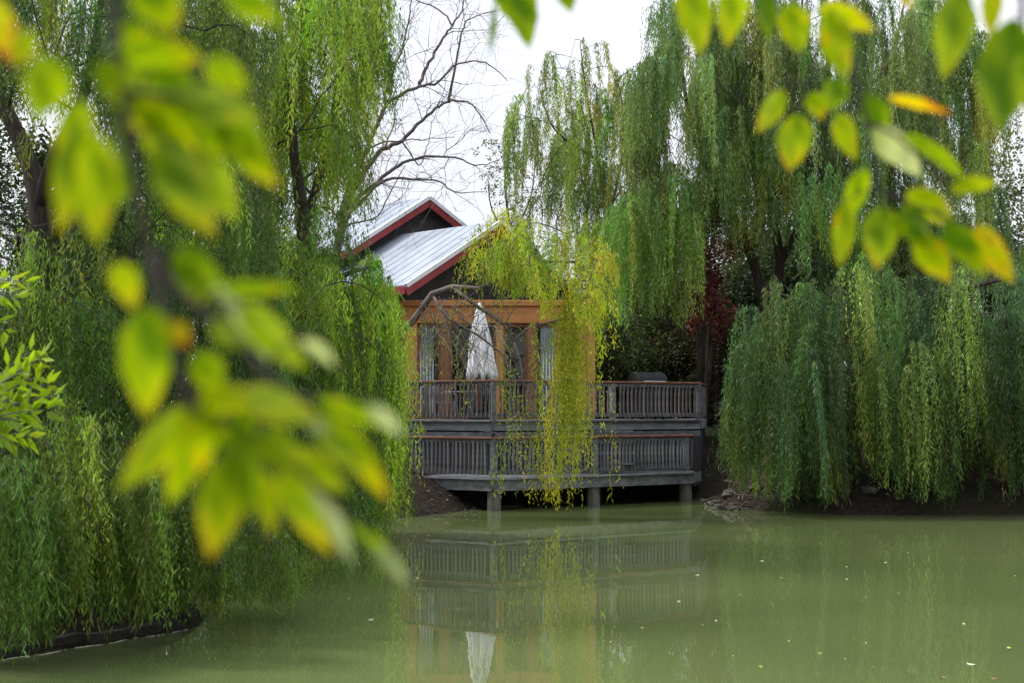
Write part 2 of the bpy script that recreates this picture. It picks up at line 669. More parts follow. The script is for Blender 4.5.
def shrub(name, label, cat, base, height, rad, n, size, col, group=None, part='foliage', zc=0.55, zr=0.55, bark='bark', stems=6, **kw):
    base = Vector(base)
    root = thing(name, label, cat, base, group)
    mb = MB()
    for k in range(stems):
        a = random.uniform(0, 6.28)
        e = Vector((math.cos(a) * rad * random.uniform(.1, .6), math.sin(a) * rad * random.uniform(.1, .6), height * random.uniform(.5, .9)))
        m = e * 0.5 + Vector((random.gauss(0, .1), random.gauss(0, .1), height * .08))
        r = 0.012 * height + 0.01
        mb.tube([Vector((math.cos(a) * .05, math.sin(a) * .05, -.1)), m, e], [r, r * .6, r * .15], n=5)
    mb.build('stem', M[bark], root, smooth=True)
    V, C = leaf_cloud((0, 0, height * zc), (rad, rad, height * zr), n, size, col, **kw)
    keep = V[:, :, 2].min(axis=1) > 0.02
    link(part, quads_mesh(part, V[keep], C[keep]), M['leaf'], root)
    return root


# ------------------------------------------------------------------ world, sun
w = bpy.data.worlds.new('World')
sc.world = w
w.use_nodes = True
nt = w.node_tree
for n in list(nt.nodes):
    nt.nodes.remove(n)
L = nt.links.new
SUN_EL, SUN_AZ = 52.0, -78.0     # azimuth measured from +Y (away from the camera) towards +X
out = nt.nodes.new('ShaderNodeOutputWorld')
sky = nt.nodes.new('ShaderNodeTexSky')
sky.sky_type = 'NISHITA'
sky.sun_disc = False
sky.sun_elevation = R(SUN_EL)
sky.sun_rotation = R(SUN_AZ)
sky.air_density = 1.0
sky.dust_density = 3.0
b1 = nt.nodes.new('ShaderNodeBackground')
b1.inputs[1].default_value = 0.10
L(sky.outputs[0], b1.inputs[0])
tc = nt.nodes.new('ShaderNodeTexCoord')
sep = nt.nodes.new('ShaderNodeSeparateXYZ')
L(tc.outputs['Generated'], sep.inputs[0])
mr = nt.nodes.new('ShaderNodeMapRange')
mr.inputs[1].default_value = 0.0
mr.inputs[2].default_value = 1.0
mr.inputs[3].default_value = 0.66
mr.inputs[4].default_value = 1.55
L(sep.outputs['Z'], mr.inputs[0])
cn = nt.nodes.new('ShaderNodeTexNoise')
cn.inputs['Scale'].default_value = 3.2
cn.inputs['Detail'].default_value = 5
L(tc.outputs['Generated'], cn.inputs['Vector'])
cr = nt.nodes.new('ShaderNodeValToRGB')
cr.color_ramp.elements[0].position = 0.3
cr.color_ramp.elements[0].color = (0.80, 0.835, 0.93, 1)
cr.color_ramp.elements[1].position = 0.7
cr.color_ramp.elements[1].color = (0.97, 0.97, 1.0, 1)
L(cn.outputs[0], cr.inputs[0])
b2 = nt.nodes.new('ShaderNodeBackground')
L(cr.outputs[0], b2.inputs[0])
L(mr.outputs[0], b2.inputs[1])
mxs = nt.nodes.new('ShaderNodeMixShader')
mxs.inputs[0].default_value = 0.88
L(b1.outputs[0], mxs.inputs[1])
L(b2.outputs[0], mxs.inputs[2])
L(mxs.outputs[0], out.inputs[0])

sd = bpy.data.lights.new('sun', 'SUN')
sd.energy = 2.3
sd.angle = R(10)
sd.color = (1.0, 0.95, 0.87)
so = bpy.data.objects.new('sun', sd)
COL.objects.link(so)
to_sun = Vector((math.sin(R(SUN_AZ)) * math.cos(R(SUN_EL)), math.cos(R(SUN_AZ)) * math.cos(R(SUN_EL)), math.sin(R(SUN_EL))))
so.rotation_euler = to_sun.to_track_quat('Z', 'Y').to_euler()
so.location = (-20, 10, 30)

# ------------------------------------------------------------------ ground and water
SHORE = [(-2.6, 2.5), (-3.0, 7.0), (-3.6, 10.2), (-4.85, 13.1), (-3.36, 15.1), (-3.5, 17.5), (-3.9, 20), (-4.0, 24), (-3.7, 27.5), (-3.0, 29.6), (-2.39, 30.4),
         (-1.5, 31.6), (-0.9, 33.2), (-0.4, 35.2), (1.5, 37.4), (4.4, 37.6), (5.0, 36.2), (5.0, 34.6), (5.2, 33.4), (5.8, 32.4), (7.3, 31.4), (10.6, 31.2), (14, 30.6),
         (20, 29), (30, 25), (36, 14), (30, 4), (20, 1.8), (8, 2.2), (2, 2.6)]


def shore_dist(X, Y):
    P = np.array(SHORE)
    Q = np.roll(P, -1, axis=0)
    d = np.full(X.shape, 1e9)
    inside = np.zeros(X.shape, bool)
    for (x0, y0), (x1, y1) in zip(P, Q):
        ex, ey = x1 - x0, y1 - y0
        t = np.clip(((X - x0) * ex + (Y - y0) * ey) / (ex * ex + ey * ey), 0, 1)
        d = np.minimum(d, np.hypot(X - x0 - t * ex, Y - y0 - t * ey))
        c = ((y0 > Y) != (y1 > Y)) & (X < (x1 - x0) * (Y - y0) / (y1 - y0 + 1e-12) + x0)
        inside ^= c
    return np.where(inside, -d, d)


def ground_z(X, Y):
    d = shore_dist(X, Y)
    far = np.clip((Y - 26) / 8, 0, 1)
    top = 0.75 + 1.2 * far
    slope = 0.55 + 0.1 * far
    z = top * (1 - np.exp(-np.maximum(d, 0) * slope / top * 1.4))
    z = np.where(d < 0, np.maximum(-1.2, d * 0.6), z)
    wob = 0.10 * np.sin(X * 1.9 + 1.3 * np.sin(Y * 1.1)) * np.sin(Y * 1.6 + 0.7) + 0.05 * np.sin(X * 5.1 + Y * 3.7)
    z = z + wob * np.clip(d, 0, 1)
    return z


def gz(x, y):
    return float(ground_z(np.array([x]), np.array([y]))[0])


def axis(lo, a, b, hi, fine, ratio):
    c = list(np.arange(a, b + fine / 2, fine))
    s, x = fine, a
    left = []
    while x > lo:
        s *= ratio
        x -= s
        left.append(max(x, lo))
    s, x = fine, c[-1]
    right = []
    while x < hi:
        s *= ratio
        x += s
        right.append(min(x, hi))
    return np.array(left[::-1] + c + right)


gx = axis(-700, -9, 14, 700, 0.22, 1.22)
gy = axis(-300, 8, 46, 1200, 0.22, 1.22)
GX, GY = np.meshgrid(gx, gy)
GZ = ground_z(GX, GY) + np.where(shore_dist(GX, GY) > 0.05, RNG.normal(0, 0.018, GX.shape), 0)
nv = GX.size
me = bpy.data.meshes.new('ground')
me.vertices.add(nv)
me.vertices.foreach_set('co', np.stack([GX.ravel(), GY.ravel(), GZ.ravel()], 1).astype(np.float32).ravel())
ny, nx = GX.shape
ii = np.arange(nv).reshape(ny, nx)
q = np.stack([ii[:-1, :-1], ii[:-1, 1:], ii[1:, 1:], ii[1:, :-1]], -1).reshape(-1, 4)
me.loops.add(q.size)
me.loops.foreach_set('vertex_index', q.astype(np.int32).ravel())
me.polygons.add(len(q))
me.polygons.foreach_set('loop_start', np.arange(0, q.size, 4, dtype=np.int32))
me.update(calc_edges=True)
me.polygons.foreach_set('use_smooth', [True] * len(q))
structure(link('ground', me, M['ground']))

mb = MB()
mb.add([(-14, 1, 0), (40, 1, 0), (40, 40, 0), (-14, 40, 0)], [(0, 1, 2, 3)])
structure(mb.build('pond_water', M['water']))

# ------------------------------------------------------------------ decks
U = [Vector((-3.19, 36.0, 0)), Vector((-0.45, 34.2, 0)), Vector((4.92, 37.5, 0)), Vector((5.55, 41.0, 0)), Vector((-3.6, 41.0, 0))]
Lw = [Vector((-2.88, 34.1, 0)), Vector((-0.43, 32.5, 0)), Vector((4.54, 36.0, 0))]
UZ, LZ = 2.05, 0.75


def V2(p, z):
    return Vector((p.x, p.y, z))


def lerp(a, b, t):
    return a + (b - a) * t


def railing(root, a, b, z0, ztop, gap, posts, rail_mat, bal_mat, skip_rail=False):
    """one railing run: rails as its mesh, balusters and posts as its children"""
    org = lerp(a, b, 0.5)
    org = Vector((org.x, org.y, z0))
    rel = org - root.location
    d = (b - a)
    ang = math.atan2(d.y, d.x)
    Lg = d.length
    mb = MB()
    mb.box((-Lg / 2, -0.07, ztop - z0 - 0.045), (Lg / 2, 0.07, ztop - z0))
    ra = mb.build('top_rail', M[rail_mat], root, bevel=0.008)
    ra.location = rel
    ra.rotation_euler = (0, 0, ang)
    m2 = MB()
    m2.box((-Lg / 2 + .05, -0.02, ztop - z0 - 0.14), (Lg / 2 - .05, 0.02, ztop - z0 - 0.05))
    m2.box((-Lg / 2 + .05, -0.025, 0.07), (Lg / 2 - .05, 0.025, 0.17))
    m2.build('stringer_board', M['timber'], ra)
    hb = ztop - z0 - 0.19
    m3 = MB()
    m3.box((-0.021, -0.018, 0.0), (0.021, 0.018, hb))
    bme = m3.mesh('baluster')
    n = int(Lg / gap)
    for k in range(n):
        x = -Lg / 2 + (k + 0.5) * Lg / n
        if any(abs(x - (t - .5) * Lg) < 0.07 for t in posts):
            continue
        o = link('baluster', bme, M[bal_mat], ra)
        o.location = (x + random.gauss(0, .004), -0.043, 0.09 + random.gauss(0, .006))
        o.rotation_euler = (random.gauss(0, .008), random.gauss(0, .010), random.gauss(0, .05))
    for t in posts:
        mp = MB()
        mp.box((-0.062, -0.062, -0.25), (0.062, 0.062, ztop - z0 - 0.05))
        o = mp.build('post', M['timber'], ra, bevel=0.01)
        o.location = ((t - .5) * Lg, 0.02, 0)
    return ra


# upper deck
up = thing('upper_deck', 'weathered timber terrace with red topped railing in front of the ochre house', 'deck', (0, 37.5, UZ))
mb = MB(up.location)
mb.prism([(p.x, p.y) for p in U], UZ - 0.05, UZ)
mb.build('floor', M['timber'], up)
mb = MB(up.location)
for a, b in ((U[0], U[1]), (U[1], U[2]), (U[2], U[3]), (U[4], U[0])):
    nrm = (b - a).normalized().cross(Vector((0, 0, 1)))
    off = nrm * 0.03
    mb.beam(V2(a + off, UZ - 0.13), V2(b + off, UZ - 0.13), 0.05, 0.24)
mb.build('edge_board', M['timber_pale'], up, bevel=0.006)
mb = MB(up.location)
for a, b in ((U[0], U[1]), (U[1], U[2])):
    nrm = (b - a).normalized().cross(Vector((0, 0, 1)))
    o1, o2 = nrm * 0.07, nrm * 0.045
    mb.beam(V2(a + o1, UZ - 0.02), V2(b + o1, UZ - 0.02), 0.16, 0.045)
    mb.beam(V2(a + o2, UZ - 0.36), V2(b + o2, UZ - 0.36), 0.05, 0.14)
mb.build('trim_board', M['timber'], up, bevel=0.006)
# plank skirt below the terrace
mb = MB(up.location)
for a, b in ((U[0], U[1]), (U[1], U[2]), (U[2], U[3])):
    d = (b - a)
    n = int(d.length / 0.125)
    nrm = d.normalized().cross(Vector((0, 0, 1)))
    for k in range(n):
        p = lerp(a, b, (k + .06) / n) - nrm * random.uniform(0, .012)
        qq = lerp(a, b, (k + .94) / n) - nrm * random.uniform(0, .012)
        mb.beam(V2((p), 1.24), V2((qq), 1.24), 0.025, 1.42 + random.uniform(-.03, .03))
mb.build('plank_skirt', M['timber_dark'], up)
t_bbq = 0.5606
railing(up, U[0], U[1], UZ, 3.03, 0.125, [0.0], 'rail_red', 'baluster')
railing(up, U[1], U[2], UZ, 3.03, 0.125, [0.0, t_bbq, 1.0], 'rail_red', 'baluster')
railing(up, U[2], U[3], UZ, 3.028, 0.22, [0.98], 'rail_red', 'baluster')
for x, y in ((-3.0, 36.6), (-.4, 34.9), (2.2, 36.6), (4.7, 38.0)):
    mb = MB(up.location)
    mb.box((x - .09, y - .09, -0.8), (x + .09, y + .09, UZ - .06))
    mb.build('pile', M['post_wet'], up)

# lower deck
lo = thing('lower_deck', 'lower grey timber landing on piles standing in the pond', 'deck', (0, 34.5, LZ))
mb = MB(lo.location)
mb.prism([(p.x, p.y) for p in (Lw[0], Lw[1], Lw[2], U[2] + Vector((-.05, -.12, 0)), U[1] + Vector((0, -.14, 0)), U[0] + Vector((-.05, -.12, 0)))], LZ - 0.05, LZ)
mb.build('floor', M['timber'], lo)
mb = MB(lo.location)
for a, b in ((Lw[0], Lw[1]), (Lw[1], Lw[2]), (Lw[2], U[2])):
    nrm = (b - a).normalized().cross(Vector((0, 0, 1)))
    mb.beam(V2(a + nrm * .03, LZ - 0.175), V2(b + nrm * .03, LZ - 0.175), 0.05, 0.25)
mb.build('edge_board', M['timber'], lo, bevel=0.006)
mb = MB(lo.location)
for a, b in ((Lw[0], Lw[1]), (Lw[1], Lw[2])):
    nrm = (b - a).normalized().cross(Vector((0, 0, 1)))
    mb.beam(V2(a + nrm * .05, LZ - 0.022), V2(b + nrm * .05, LZ - 0.022), 0.14, 0.05)
mb.build('nosing_board', M['timber_pale'], lo, bevel=0.006)
railing(lo, Lw[0], Lw[1], LZ, 1.68, 0.115, [0.0, 1.0], 'rail_red', 'timber')
railing(lo, Lw[1], Lw[2], LZ, 1.68, 0.115, [0.489, 0.97], 'rail_red', 'timber')
for p in (Lw[0] + Vector((.12, .12, 0)), Lw[1] + Vector((0.02, .16, 0)), lerp(Lw[1], Lw[2], .489) + Vector((-.05, .12, 0)), Lw[2] + Vector((-.16, .05, 0))):
    m = MB()
    m.tube([(0, 0, -1.2), (0, 0, LZ - 0.31 + 0.0 + 0.25 - LZ + .5)], [0.17, 0.16], n=12)
    o = m.build('pile', M['post_wet'], lo, smooth=False)
    o.location = Vector((p.x, p.y, 0)) - lo.location
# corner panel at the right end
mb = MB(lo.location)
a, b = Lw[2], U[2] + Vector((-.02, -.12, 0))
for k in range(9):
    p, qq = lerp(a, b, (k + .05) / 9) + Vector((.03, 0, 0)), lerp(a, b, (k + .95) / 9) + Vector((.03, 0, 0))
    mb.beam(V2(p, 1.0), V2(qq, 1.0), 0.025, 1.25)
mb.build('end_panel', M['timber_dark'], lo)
# steps between the two levels
mb = MB(lo.location)
sx, sy = 2.45, 35.55
for k in range(4):
    z = LZ + 0.26 * (k + 1)
    mb.box((sx - 0.5 + k * .02, sy - 0.9 + k * 0.22, z - .04), (sx + 0.5 + k * .02, sy - 0.66 + k * 0.22, z))
mb.build('step', M['timber'], lo)

# ------------------------------------------------------------------ house
house = thing('house', 'ochre lakeside house with zinc gable roofs and red fascia boards behind the terrace', 'house', (-0.8, 40.0, UZ))
HO = house.location
X0, X1, YF, YB = -3.74, 2.22, 38.0, 43.6
ZT = 5.24
B0, B1 = UZ + 0.01, 4.62
pxm = lambda x: (x - 512) / F * YF
mb = MB(HO)
mb.box((X0, YF + .12, B0), (X0 + .14, YB, ZT - .02))
mb.box((X1 - .14, YF + .26, B0), (X1, YB, ZT - .02))
mb.box((X0 + .14, YB - .14, B0), (X1 - .14, YB, ZT - .02))
mb.box((pxm(558), YF + .10, B0), (pxm(588), YF + .24, B1))
mb.box((X0, YF + .10, B0), (pxm(405), YF + .119, B1))
mb.build('wall', M['ochre'], house)
mb = MB(HO)
mb.box((X0 - .03, YF - .02, B1), (X1 + .03, YF + .24, ZT - .16))
mb.box((X0 - .07, YF - .09, ZT - .16), (X1 + .07, YF + .24, ZT))
mb.build('beam', M['ochre_beam'], house, bevel=0.012)
for xa, xb in ((405, 417), (495.5, 503.5), (587.5, 595)):
    mb = MB(HO)
    mb.box((pxm(xa), YF, B0), (pxm(xb), YF + .24, B1))
    mb.build('column', M['ochre'], house, bevel=0.012)
# porch roof slab and dark inside
mb = MB(HO)
mb.box((X0 + .01, YF + .24, ZT - .10), (X1 - .01, YB - .01, ZT - .03))
mb.build('porch_roof', M['dark_wall'], house)
mb = MB(HO)
mb.box((X0 + .15, YF + 3.6, B0), (X1 - .15, YF + 3.66, B1 + .4))
mb.box((X0 + .15, YF + .3, B0), (X1 - .15, YF + 3.6, B0 + .015))
mb.build('inner_wall', M['interior'], house)
# glazing between the columns: door leaves with timber stiles
for xa, xb in ((417.3, 440), (449.5, 495.2), (503.8, 527), (535, 557.7)):
    a, b = pxm(xa), pxm(xb)
    fr = MB(HO)
    fr.box((a, YF + .10, B0), (a + .05, YF + .16, B1 - .01))
    fr.box((b - .05, YF + .10, B0), (b, YF + .16, B1 - .01))
    fr.box((a + .05, YF + .10, B0), (b - .05, YF + .16, B0 + .16))
    fr.box((a + .05, YF + .10, B1 - .09), (b - .05, YF + .16, B1 - .01))
    win = fr.build('glass_door', M['door_wood'], house)
    g = MB(HO)
    g.box((a + .05, YF + .125, B0 + .16), (b - .05, YF + .133, B1 - .09))
    g.build('pane', M['glass'], win)
for xa, xb in ((440.2, 449.3), (527.2, 534.8)):
    mb = MB(HO)
    mb.box((pxm(xa), YF + .05, B0), (pxm(xb), YF + .20, B1 - .005))
    mb.build('door_post', M['door_wood'], house, bevel=0.008)

# roofs; ridges run away to the left at 45 degrees
RD = Vector((-0.7071, 0.7071, 0))
DD = Vector((-0.7071, -0.7071, 0))


def gable(apex, s_l, dz_l, s_r, dz_r, length, over, z_base, nm):
    apex = Vector(apex)
    rake_l = apex + DD * s_l - Vector((0, 0, dz_l))
    rake_r = apex - DD * s_r - Vector((0, 0, dz_r))
    th = 0.07
    rf = None
    for tip in (rake_l, rake_r):
        m = MB(HO)
        a, b, c, d = apex, tip, tip + RD * length, apex + RD * length
        up_ = Vector((0, 0, th))
        m.add([a, b, c, d, a + up_, b + up_, c + up_, d + up_], [(0, 1, 2, 3), (4, 7, 6, 5), (0, 4, 5, 1), (1, 5, 6, 2), (2, 6, 7, 3), (3, 7, 4, 0)])
        n = int(length / 0.42)
        slope = (tip - apex)
        for k in range(1, n):
            p = apex + RD * (k * length / n) + Vector((0, 0, th + .006))
            m.beam(p + slope * .01, p + slope * .99, 0.014, 0.012, up=(0, 0, 1))
        if rf is None:
            rf = m.build('roof', M['metal_roof'], house)
        else:
            m.build('roof', M['metal_roof'], house)
        # fascia: red board under a pale trim along the rake and the eave
        m = MB(HO)
        o = -RD * 0.02 - Vector((0, 0, 0.12))
        m.beam(apex + o, tip + o, 0.04, 0.22, up=(0, 0, 1))
        eo = (tip - apex).normalized() * .02
        m.beam(tip + eo - Vector((0, 0, .06)), tip + eo + RD * length - Vector((0, 0, .06)), 0.04, 0.2)
        m.build('fascia', M['red'], house)
        m = MB(HO)
        o = -RD * 0.03 + Vector((0, 0, th * .5 + .012))
        m.beam(apex + o, tip + o, 0.09, 0.11, up=(0, 0, 1))
        m.build('roof_trim', M['trim'], house)
    # gable wall set back under the overhang
    ga = apex + RD * over
    ins = 0.88
    wl = ga + (rake_l - apex) * ins
    wr = ga + (rake_r - apex) * ins
    m = MB(HO)
    back = RD * 0.15
    vs = [Vector((wl.x, wl.y, z_base)), Vector((wr.x, wr.y, z_base)), wr - Vector((0, 0, .01)), ga - Vector((0, 0, .01)), wl - Vector((0, 0, .01))]
    m.add(vs + [p + back for p in vs], [(0, 1, 2, 3, 4), (9, 8, 7, 6, 5), (0, 5, 6, 1), (1, 6, 7, 2), (2, 7, 8, 3), (3, 8, 9, 4), (4, 9, 5, 0)])
    # side walls
    for p in (wl, wr):
        qv = p + RD * (length - over - .3)
        m.beam((p.x + RD.x * .16, p.y + RD.y * .16, (z_base + p.z) / 2 - .02), (qv.x, qv.y, (z_base + p.z) / 2 - .02), 0.14, p.z - z_base - .06)
    m.build('gable_wall', M['dark_wall'], house)
    return rf


lower_apex = Vector((-0.33, 39.5, 7.50))
upper_apex = Vector((-2.54, 43.0, 8.71))
gable(lower_apex, 3.47, 2.0, 3.5, 2.0, 7.5, 0.8, 5.22, 'lower')
gable(upper_apex, 3.18, 1.88, 1.7, 0.85, 6.0, 0.35, 5.3, 'upper')
# lower side wall of the wing on the left, down to the ground
mb = MB(HO)
wp = lower_apex + RD * 0.9 + DD * 3.0
mb.beam((wp.x, wp.y, 3.55), (wp.x + RD.x * 5.5, wp.y + RD.y * 5.5, 3.55), 0.14, 3.2)
mb.build('side_wall', M['ochre'], house)
# chimney flue dark shape at the porch roof
mb = MB(HO)
for k in range(14):
    x = -0.6 + k * .2
    mb.box((x - .015, YF + .6, ZT - .03), (x + .015, YF + .63, ZT + .55))
mb.box((-0.7, YF + .59, ZT + .55), (2.1, YF + .64, ZT + .60))
mb.build('balcony_rail', M['dark_wall'], house)


# curtains
def curtain(xa, xb, label):
    a, b = pxm(xa), pxm(xb)
    n = 40
    vs, fs = [], []
    for i in range(n + 1):
        t = i / n
        x = a + (b - a) * t
        y = YF + .21 + 0.022 * math.sin(t * 6.28 * 5) + .008 * math.sin(t * 31)
        for z, k in ((B0 + .03, 1.0), (3.3, .8), (B1 - .02, .6)):
            vs.append((x, YF + .21 + (y - YF - .30) * k, z))
    for i in range(n):
        for j in range(2):
            fs.append((i * 3 + j, (i + 1) * 3 + j, (i + 1) * 3 + j + 1, i * 3 + j + 1))
    m = MB((a, YF + .21, B0))
    m.add(vs, fs)
    o = m.build('curtain', M['curtain'], smooth=True)
    o.location = (a, YF + .21, B0)
    s = o.modifiers.new('thick', 'SOLIDIFY')
    s.thickness = 0.006
    tag(o, label, 'curtain')


curtain(418, 433.5, 'pale blue curtain behind the glass beside the willow curtain')
curtain(541, 556.5, 'pale blue curtain behind the glass beside the yellow hanging willow')

# ------------------------------------------------------------------ closed parasol
ux, uy = at(479.5, 340, 36.4).x, 36.4
um = thing('closed_umbrella', 'folded white garden umbrella standing on the terrace behind the railing', 'umbrella', (ux, uy, UZ))
n = 60
vs, fs = [], []
rows = [(0.0, 0.02), (.08, .05), (.3, .13), (.7, .2), (1.1, .27), (1.5, .31), (1.78, .36), (1.95, .33)]
ztip = 5.07 - UZ
for i, (dz, r) in enumerate(rows):
    for k in range(n):
        a = 2 * math.pi * k / n
        rr = r * (1 + (0.20 * math.sin(a * 8 + .4) + 0.06 * math.sin(a * 17 + i)) * min(1, dz * 1.3))
        drop = 0.10 * math.sin(a * 8 + .4) * (dz / 1.95) ** 3
        vs.append((rr * math.cos(a) * .95 + .03 * dz, rr * math.sin(a) * .8, ztip - dz - drop))
for i in range(len(rows) - 1):
    for k in range(n):
        k2 = (k + 1) % n
        fs.append((i * n + k, (i + 1) * n + k, (i + 1) * n + k2, i * n + k2))
fs.append(tuple(range(n)))
m = MB()
m.add(vs, fs)
o = m.build('canopy', M['white_cloth'], um, smooth=True)
s = o.modifiers.new('thick', 'SOLIDIFY')
s.thickness = 0.01
m = MB()
m.tube([(0, 0, 0.02), (0, 0, ztip + .06)], 0.024, n=10)
m.build('pole', M['door_wood'], um, smooth=True)
m = MB()
m.lathe((0, 0, 0), [(.26, 0), (.26, .05), (.22, .07), (.05, .09), (.04, .25)], 20)
m.build('base', M['black'], um)


# ------------------------------------------------------------------ grill
bx, by = at(648, 400, 37.75).x, 37.75
g = thing('barbecue_grill', 'black hooded barbecue grill on the right end of the upper terrace', 'grill', (bx, by, UZ), rz=R(28))
m = MB()
m.box((-.42, -.26, .12), (.42, .26, .82))
m.build('cabinet', M['cover'], g, bevel=.02)
m = MB()
pr = [(-.29, .83), (-.29, .98), (-.24, 1.12), (-.12, 1.22), (.04, 1.25), (.2, 1.2), (.29, 1.08), (.29, .83)]
vs = [(-.46, y, z) for y, z in pr] + [(.46, y, z) for y, z in pr]
k = len(pr)
m.add(vs, [tuple(range(k)), tuple(range(2 * k - 1, k - 1, -1))] + [(i, k + i, k + (i + 1) % k, (i + 1) % k) for i in range(k)])
lid = m.build('lid', M['black'], g, bevel=.02)
m = MB()
m.tube([(-.32, -.30, 1.0), (-.32, -.36, 1.0), (.32, -.36, 1.0), (.32, -.30, 1.0)], .014, n=8)
m.build('handle', M['steel'], lid)
for s in (-1, 1):
    m = MB()
    m.box((s * .64 - .17, -.22, .80), (s * .64 + .17, .22, .83))
    m.build('side_shelf', M['black'], g, bevel=.008)
    m = MB()
    m.tube([(s * .34 - .025, -.2, .07), (s * .34 + .025, -.2, .07)], .07, n=14)
    m.build('wheel', M['black'], g)
    m = MB()
    m.box((s * .36 - .025, .17, 0), (s * .36 + .025, .22, .13))
    m.box((s * .36 - .02, -.22, .06), (s * .36 + .02, -.18, .13))
    m.build('leg', M['black'], g)

# ------------------------------------------------------------------ terrace furniture
tb = thing('terrace_table', 'round dark metal table beside the folded white umbrella', 'table', (at(462, 400, 36.6).x, 36.8, UZ))
m = MB()
m.lathe((0, 0, .70), [(.50, 0), (.52, .015), (.50, .03)], 28)
m.build('tabletop', M['chair'], tb)
for k in range(4):
    a = R(45 + 90 * k)
    m = MB()
    m.tube([(math.cos(a) * .38, math.sin(a) * .38, 0), (math.cos(a) * .30, math.sin(a) * .30, .4), (math.cos(a) * .4, math.sin(a) * .4, .70)], .014, n=6)
    m.build('leg', M['chair'], tb)


def chair(loc, rz, label):
    c = thing('terrace_chair', label, 'chair', loc, 'metal chairs round the terrace table', rz)
    m = MB()
    m.box((-.24, -.22, .43), (.24, .24, .455))
    m.build('seat', M['chair'], c, bevel=.01)
    m = MB()
    m.tube([(-.24, .23, .45), (-.25, .30, .75), (-.18, .33, .95), (0, .34, 1.0), (.18, .33, .95), (.25, .30, .75), (.24, .23, .45)], .013, n=6)
    for k in range(7):
        x = -.18 + k * .06
        m.tube([(x, .235, .45), (x, .30, .72), (x * .95, .335, .96)], .008, n=5)
    m.build('backrest', M['chair'], c, smooth=True)
    for sx_ in (-1, 1):
        for sy_ in (-1, 1):
            m = MB()
            m.tube([(sx_ * .22, sy_ * .21, .44), (sx_ * .25, sy_ * .26, 0)], .013, n=6)
            m.build('leg', M['chair'], c)
        m = MB()
        m.tube([(sx_ * .25, .27, .66), (sx_ * .27, 0, .68), (sx_ * .26, -.2, .64), (sx_ * .25, -.22, .45)], .012, n=6)
        m.build('armrest', M['chair'], c)
    return c


chair((at(446, 400, 36.1).x, 36.15, UZ), R(110), 'grey metal chair nearest the trailing willow curtain on the terrace')
chair((at(470, 400, 36.2).x + .1, 37.45, UZ), R(-20), 'grey metal chair between the folded umbrella and the glass doors')


# ------------------------------------------------------------------ willows
def fill(W, n, xr, top, bot, depth, length, col, reach=(0.5, 1.1), width=0.5, nstr=32, zfloor=0.25, low=0.75, leaf=(0.13, 0.02),
         gap=0.05, yellow=0.007, pick=None, az_to=None, lj=0.45, stray=0.03, dens=None, jit=0.2, rise=0.25, coljit=0.2, cut=None, tas=0.05):
    """n sprays with heads between the profiles top(x) and bot(x) of the photograph at depths depth()"""
    heads = []
    tries = 0
    while len(heads) < n and tries < n * 40:
        tries += 1
        x = random.uniform(*xr)
        if dens and random.random() > dens(x):
            continue
        t, b = top(x), bot(x)
        y = t + (b - t) * low * random.random() ** 1.15
        d = depth(x, y)
        heads.append((at(x, y, d), at(x, b, d)))
    tr = W.nodes[min(len(W.nodes) - 1, 8)]
    heads.sort(key=lambda h: (h[0] - tr).length)
    for h, hb in heads:
        az = W.reach(h)
        if az_to is not None:
            az = (az * 0.5 + Vector((*az_to, 0))).normalized()
        Lg = length * random.uniform(.65, 1.25)
        Lg = max(0.5, min(Lg, h.z - hb.z + 0.3))
        c = col(h) if callable(col) else col
        c = np.array(c) * math.exp(random.gauss(0, coljit)) * np.array([math.exp(random.gauss(0, .12)), 1, math.exp(random.gauss(0, .12))])
        W.spray(h, az, Lg, random.uniform(*reach), width * random.uniform(.7, 1.3), int(nstr * random.uniform(.7, 1.3)), c, max(zfloor, hb.z - .2),
                leaf, gap, yellow, stray=stray, lj=lj, jit=jit, rise=rise, cut=cut, tas=tas)


# A: nearest willow on the left bank
A = Willow((-6.2, 18.2, gz(-6.2, 18.2) - .15), [
    ([(-6.2, 18.2, gz(-6.2, 18.2) - .15), (-6.1, 18.1, 2.2), at(40, 235, 18.0), at(38, 200, 18.05), at(32, 170, 18.1), at(20, 140, 18.2), at(-2, 90, 18.4), at(-20, 10, 18.6), at(-24, -60, 18.6)], .24, .04),
    ([at(39, 214, 18.03), at(43, 188, 17.95), at(54, 155, 17.8), at(78, 112, 17.4), at(96, 40, 17.2), at(105, -60, 17.0)], .095, .025),
    ([(-6.1, 18.1, 2.2), at(-30, 330, 17.0), at(0, 430, 15.6), at(40, 490, 14.9)], .10, .03)], .3)
GA = (0.042, 0.088, 0.017)
GAy = (0.095, 0.140, 0.022)
mixa = lambda h: GA if random.random() < .65 else GAy
fill(A, 80, (-60, 225), prof([(-60, -60), (225, -80)]), prof([(-60, 110), (0, 120), (40, 95), (90, 120), (215, 330)]), lambda x, y: random.uniform(15.8, 20.5), 2.4, mixa,
     nstr=46, low=.95, leaf=(.10, .0150), gap=.042)
fill(A, 66, (-50, 240), prof([(-50, 170), (20, 200), (60, 235), (100, 180), (235, 150)]), prof([(-50, 480), (235, 500)]), lambda x, y: random.uniform(16.5, 20.5), 2.2, GA,
     nstr=44, low=.85, leaf=(.10, .0150), gap=.042)
fill(A, 66, (-40, 255), prof([(-40, 405), (60, 415), (150, 440), (250, 480)]), prof([(-40, 660), (45, 645), (62, 600), (85, 590), (120, 622), (180, 600), (250, 605)]),
     lambda x, y: random.uniform(13.4, 16.6), 2.6, lambda h: (0.044, 0.086, 0.017) if random.random() < .65 else (0.082, 0.128, 0.020), nstr=46, low=.72, leaf=(.085, .0125), gap=.033, reach=(.4, .8), width=.34, az_to=(.6, -.5), zfloor=.05, tas=.035, rise=.45)
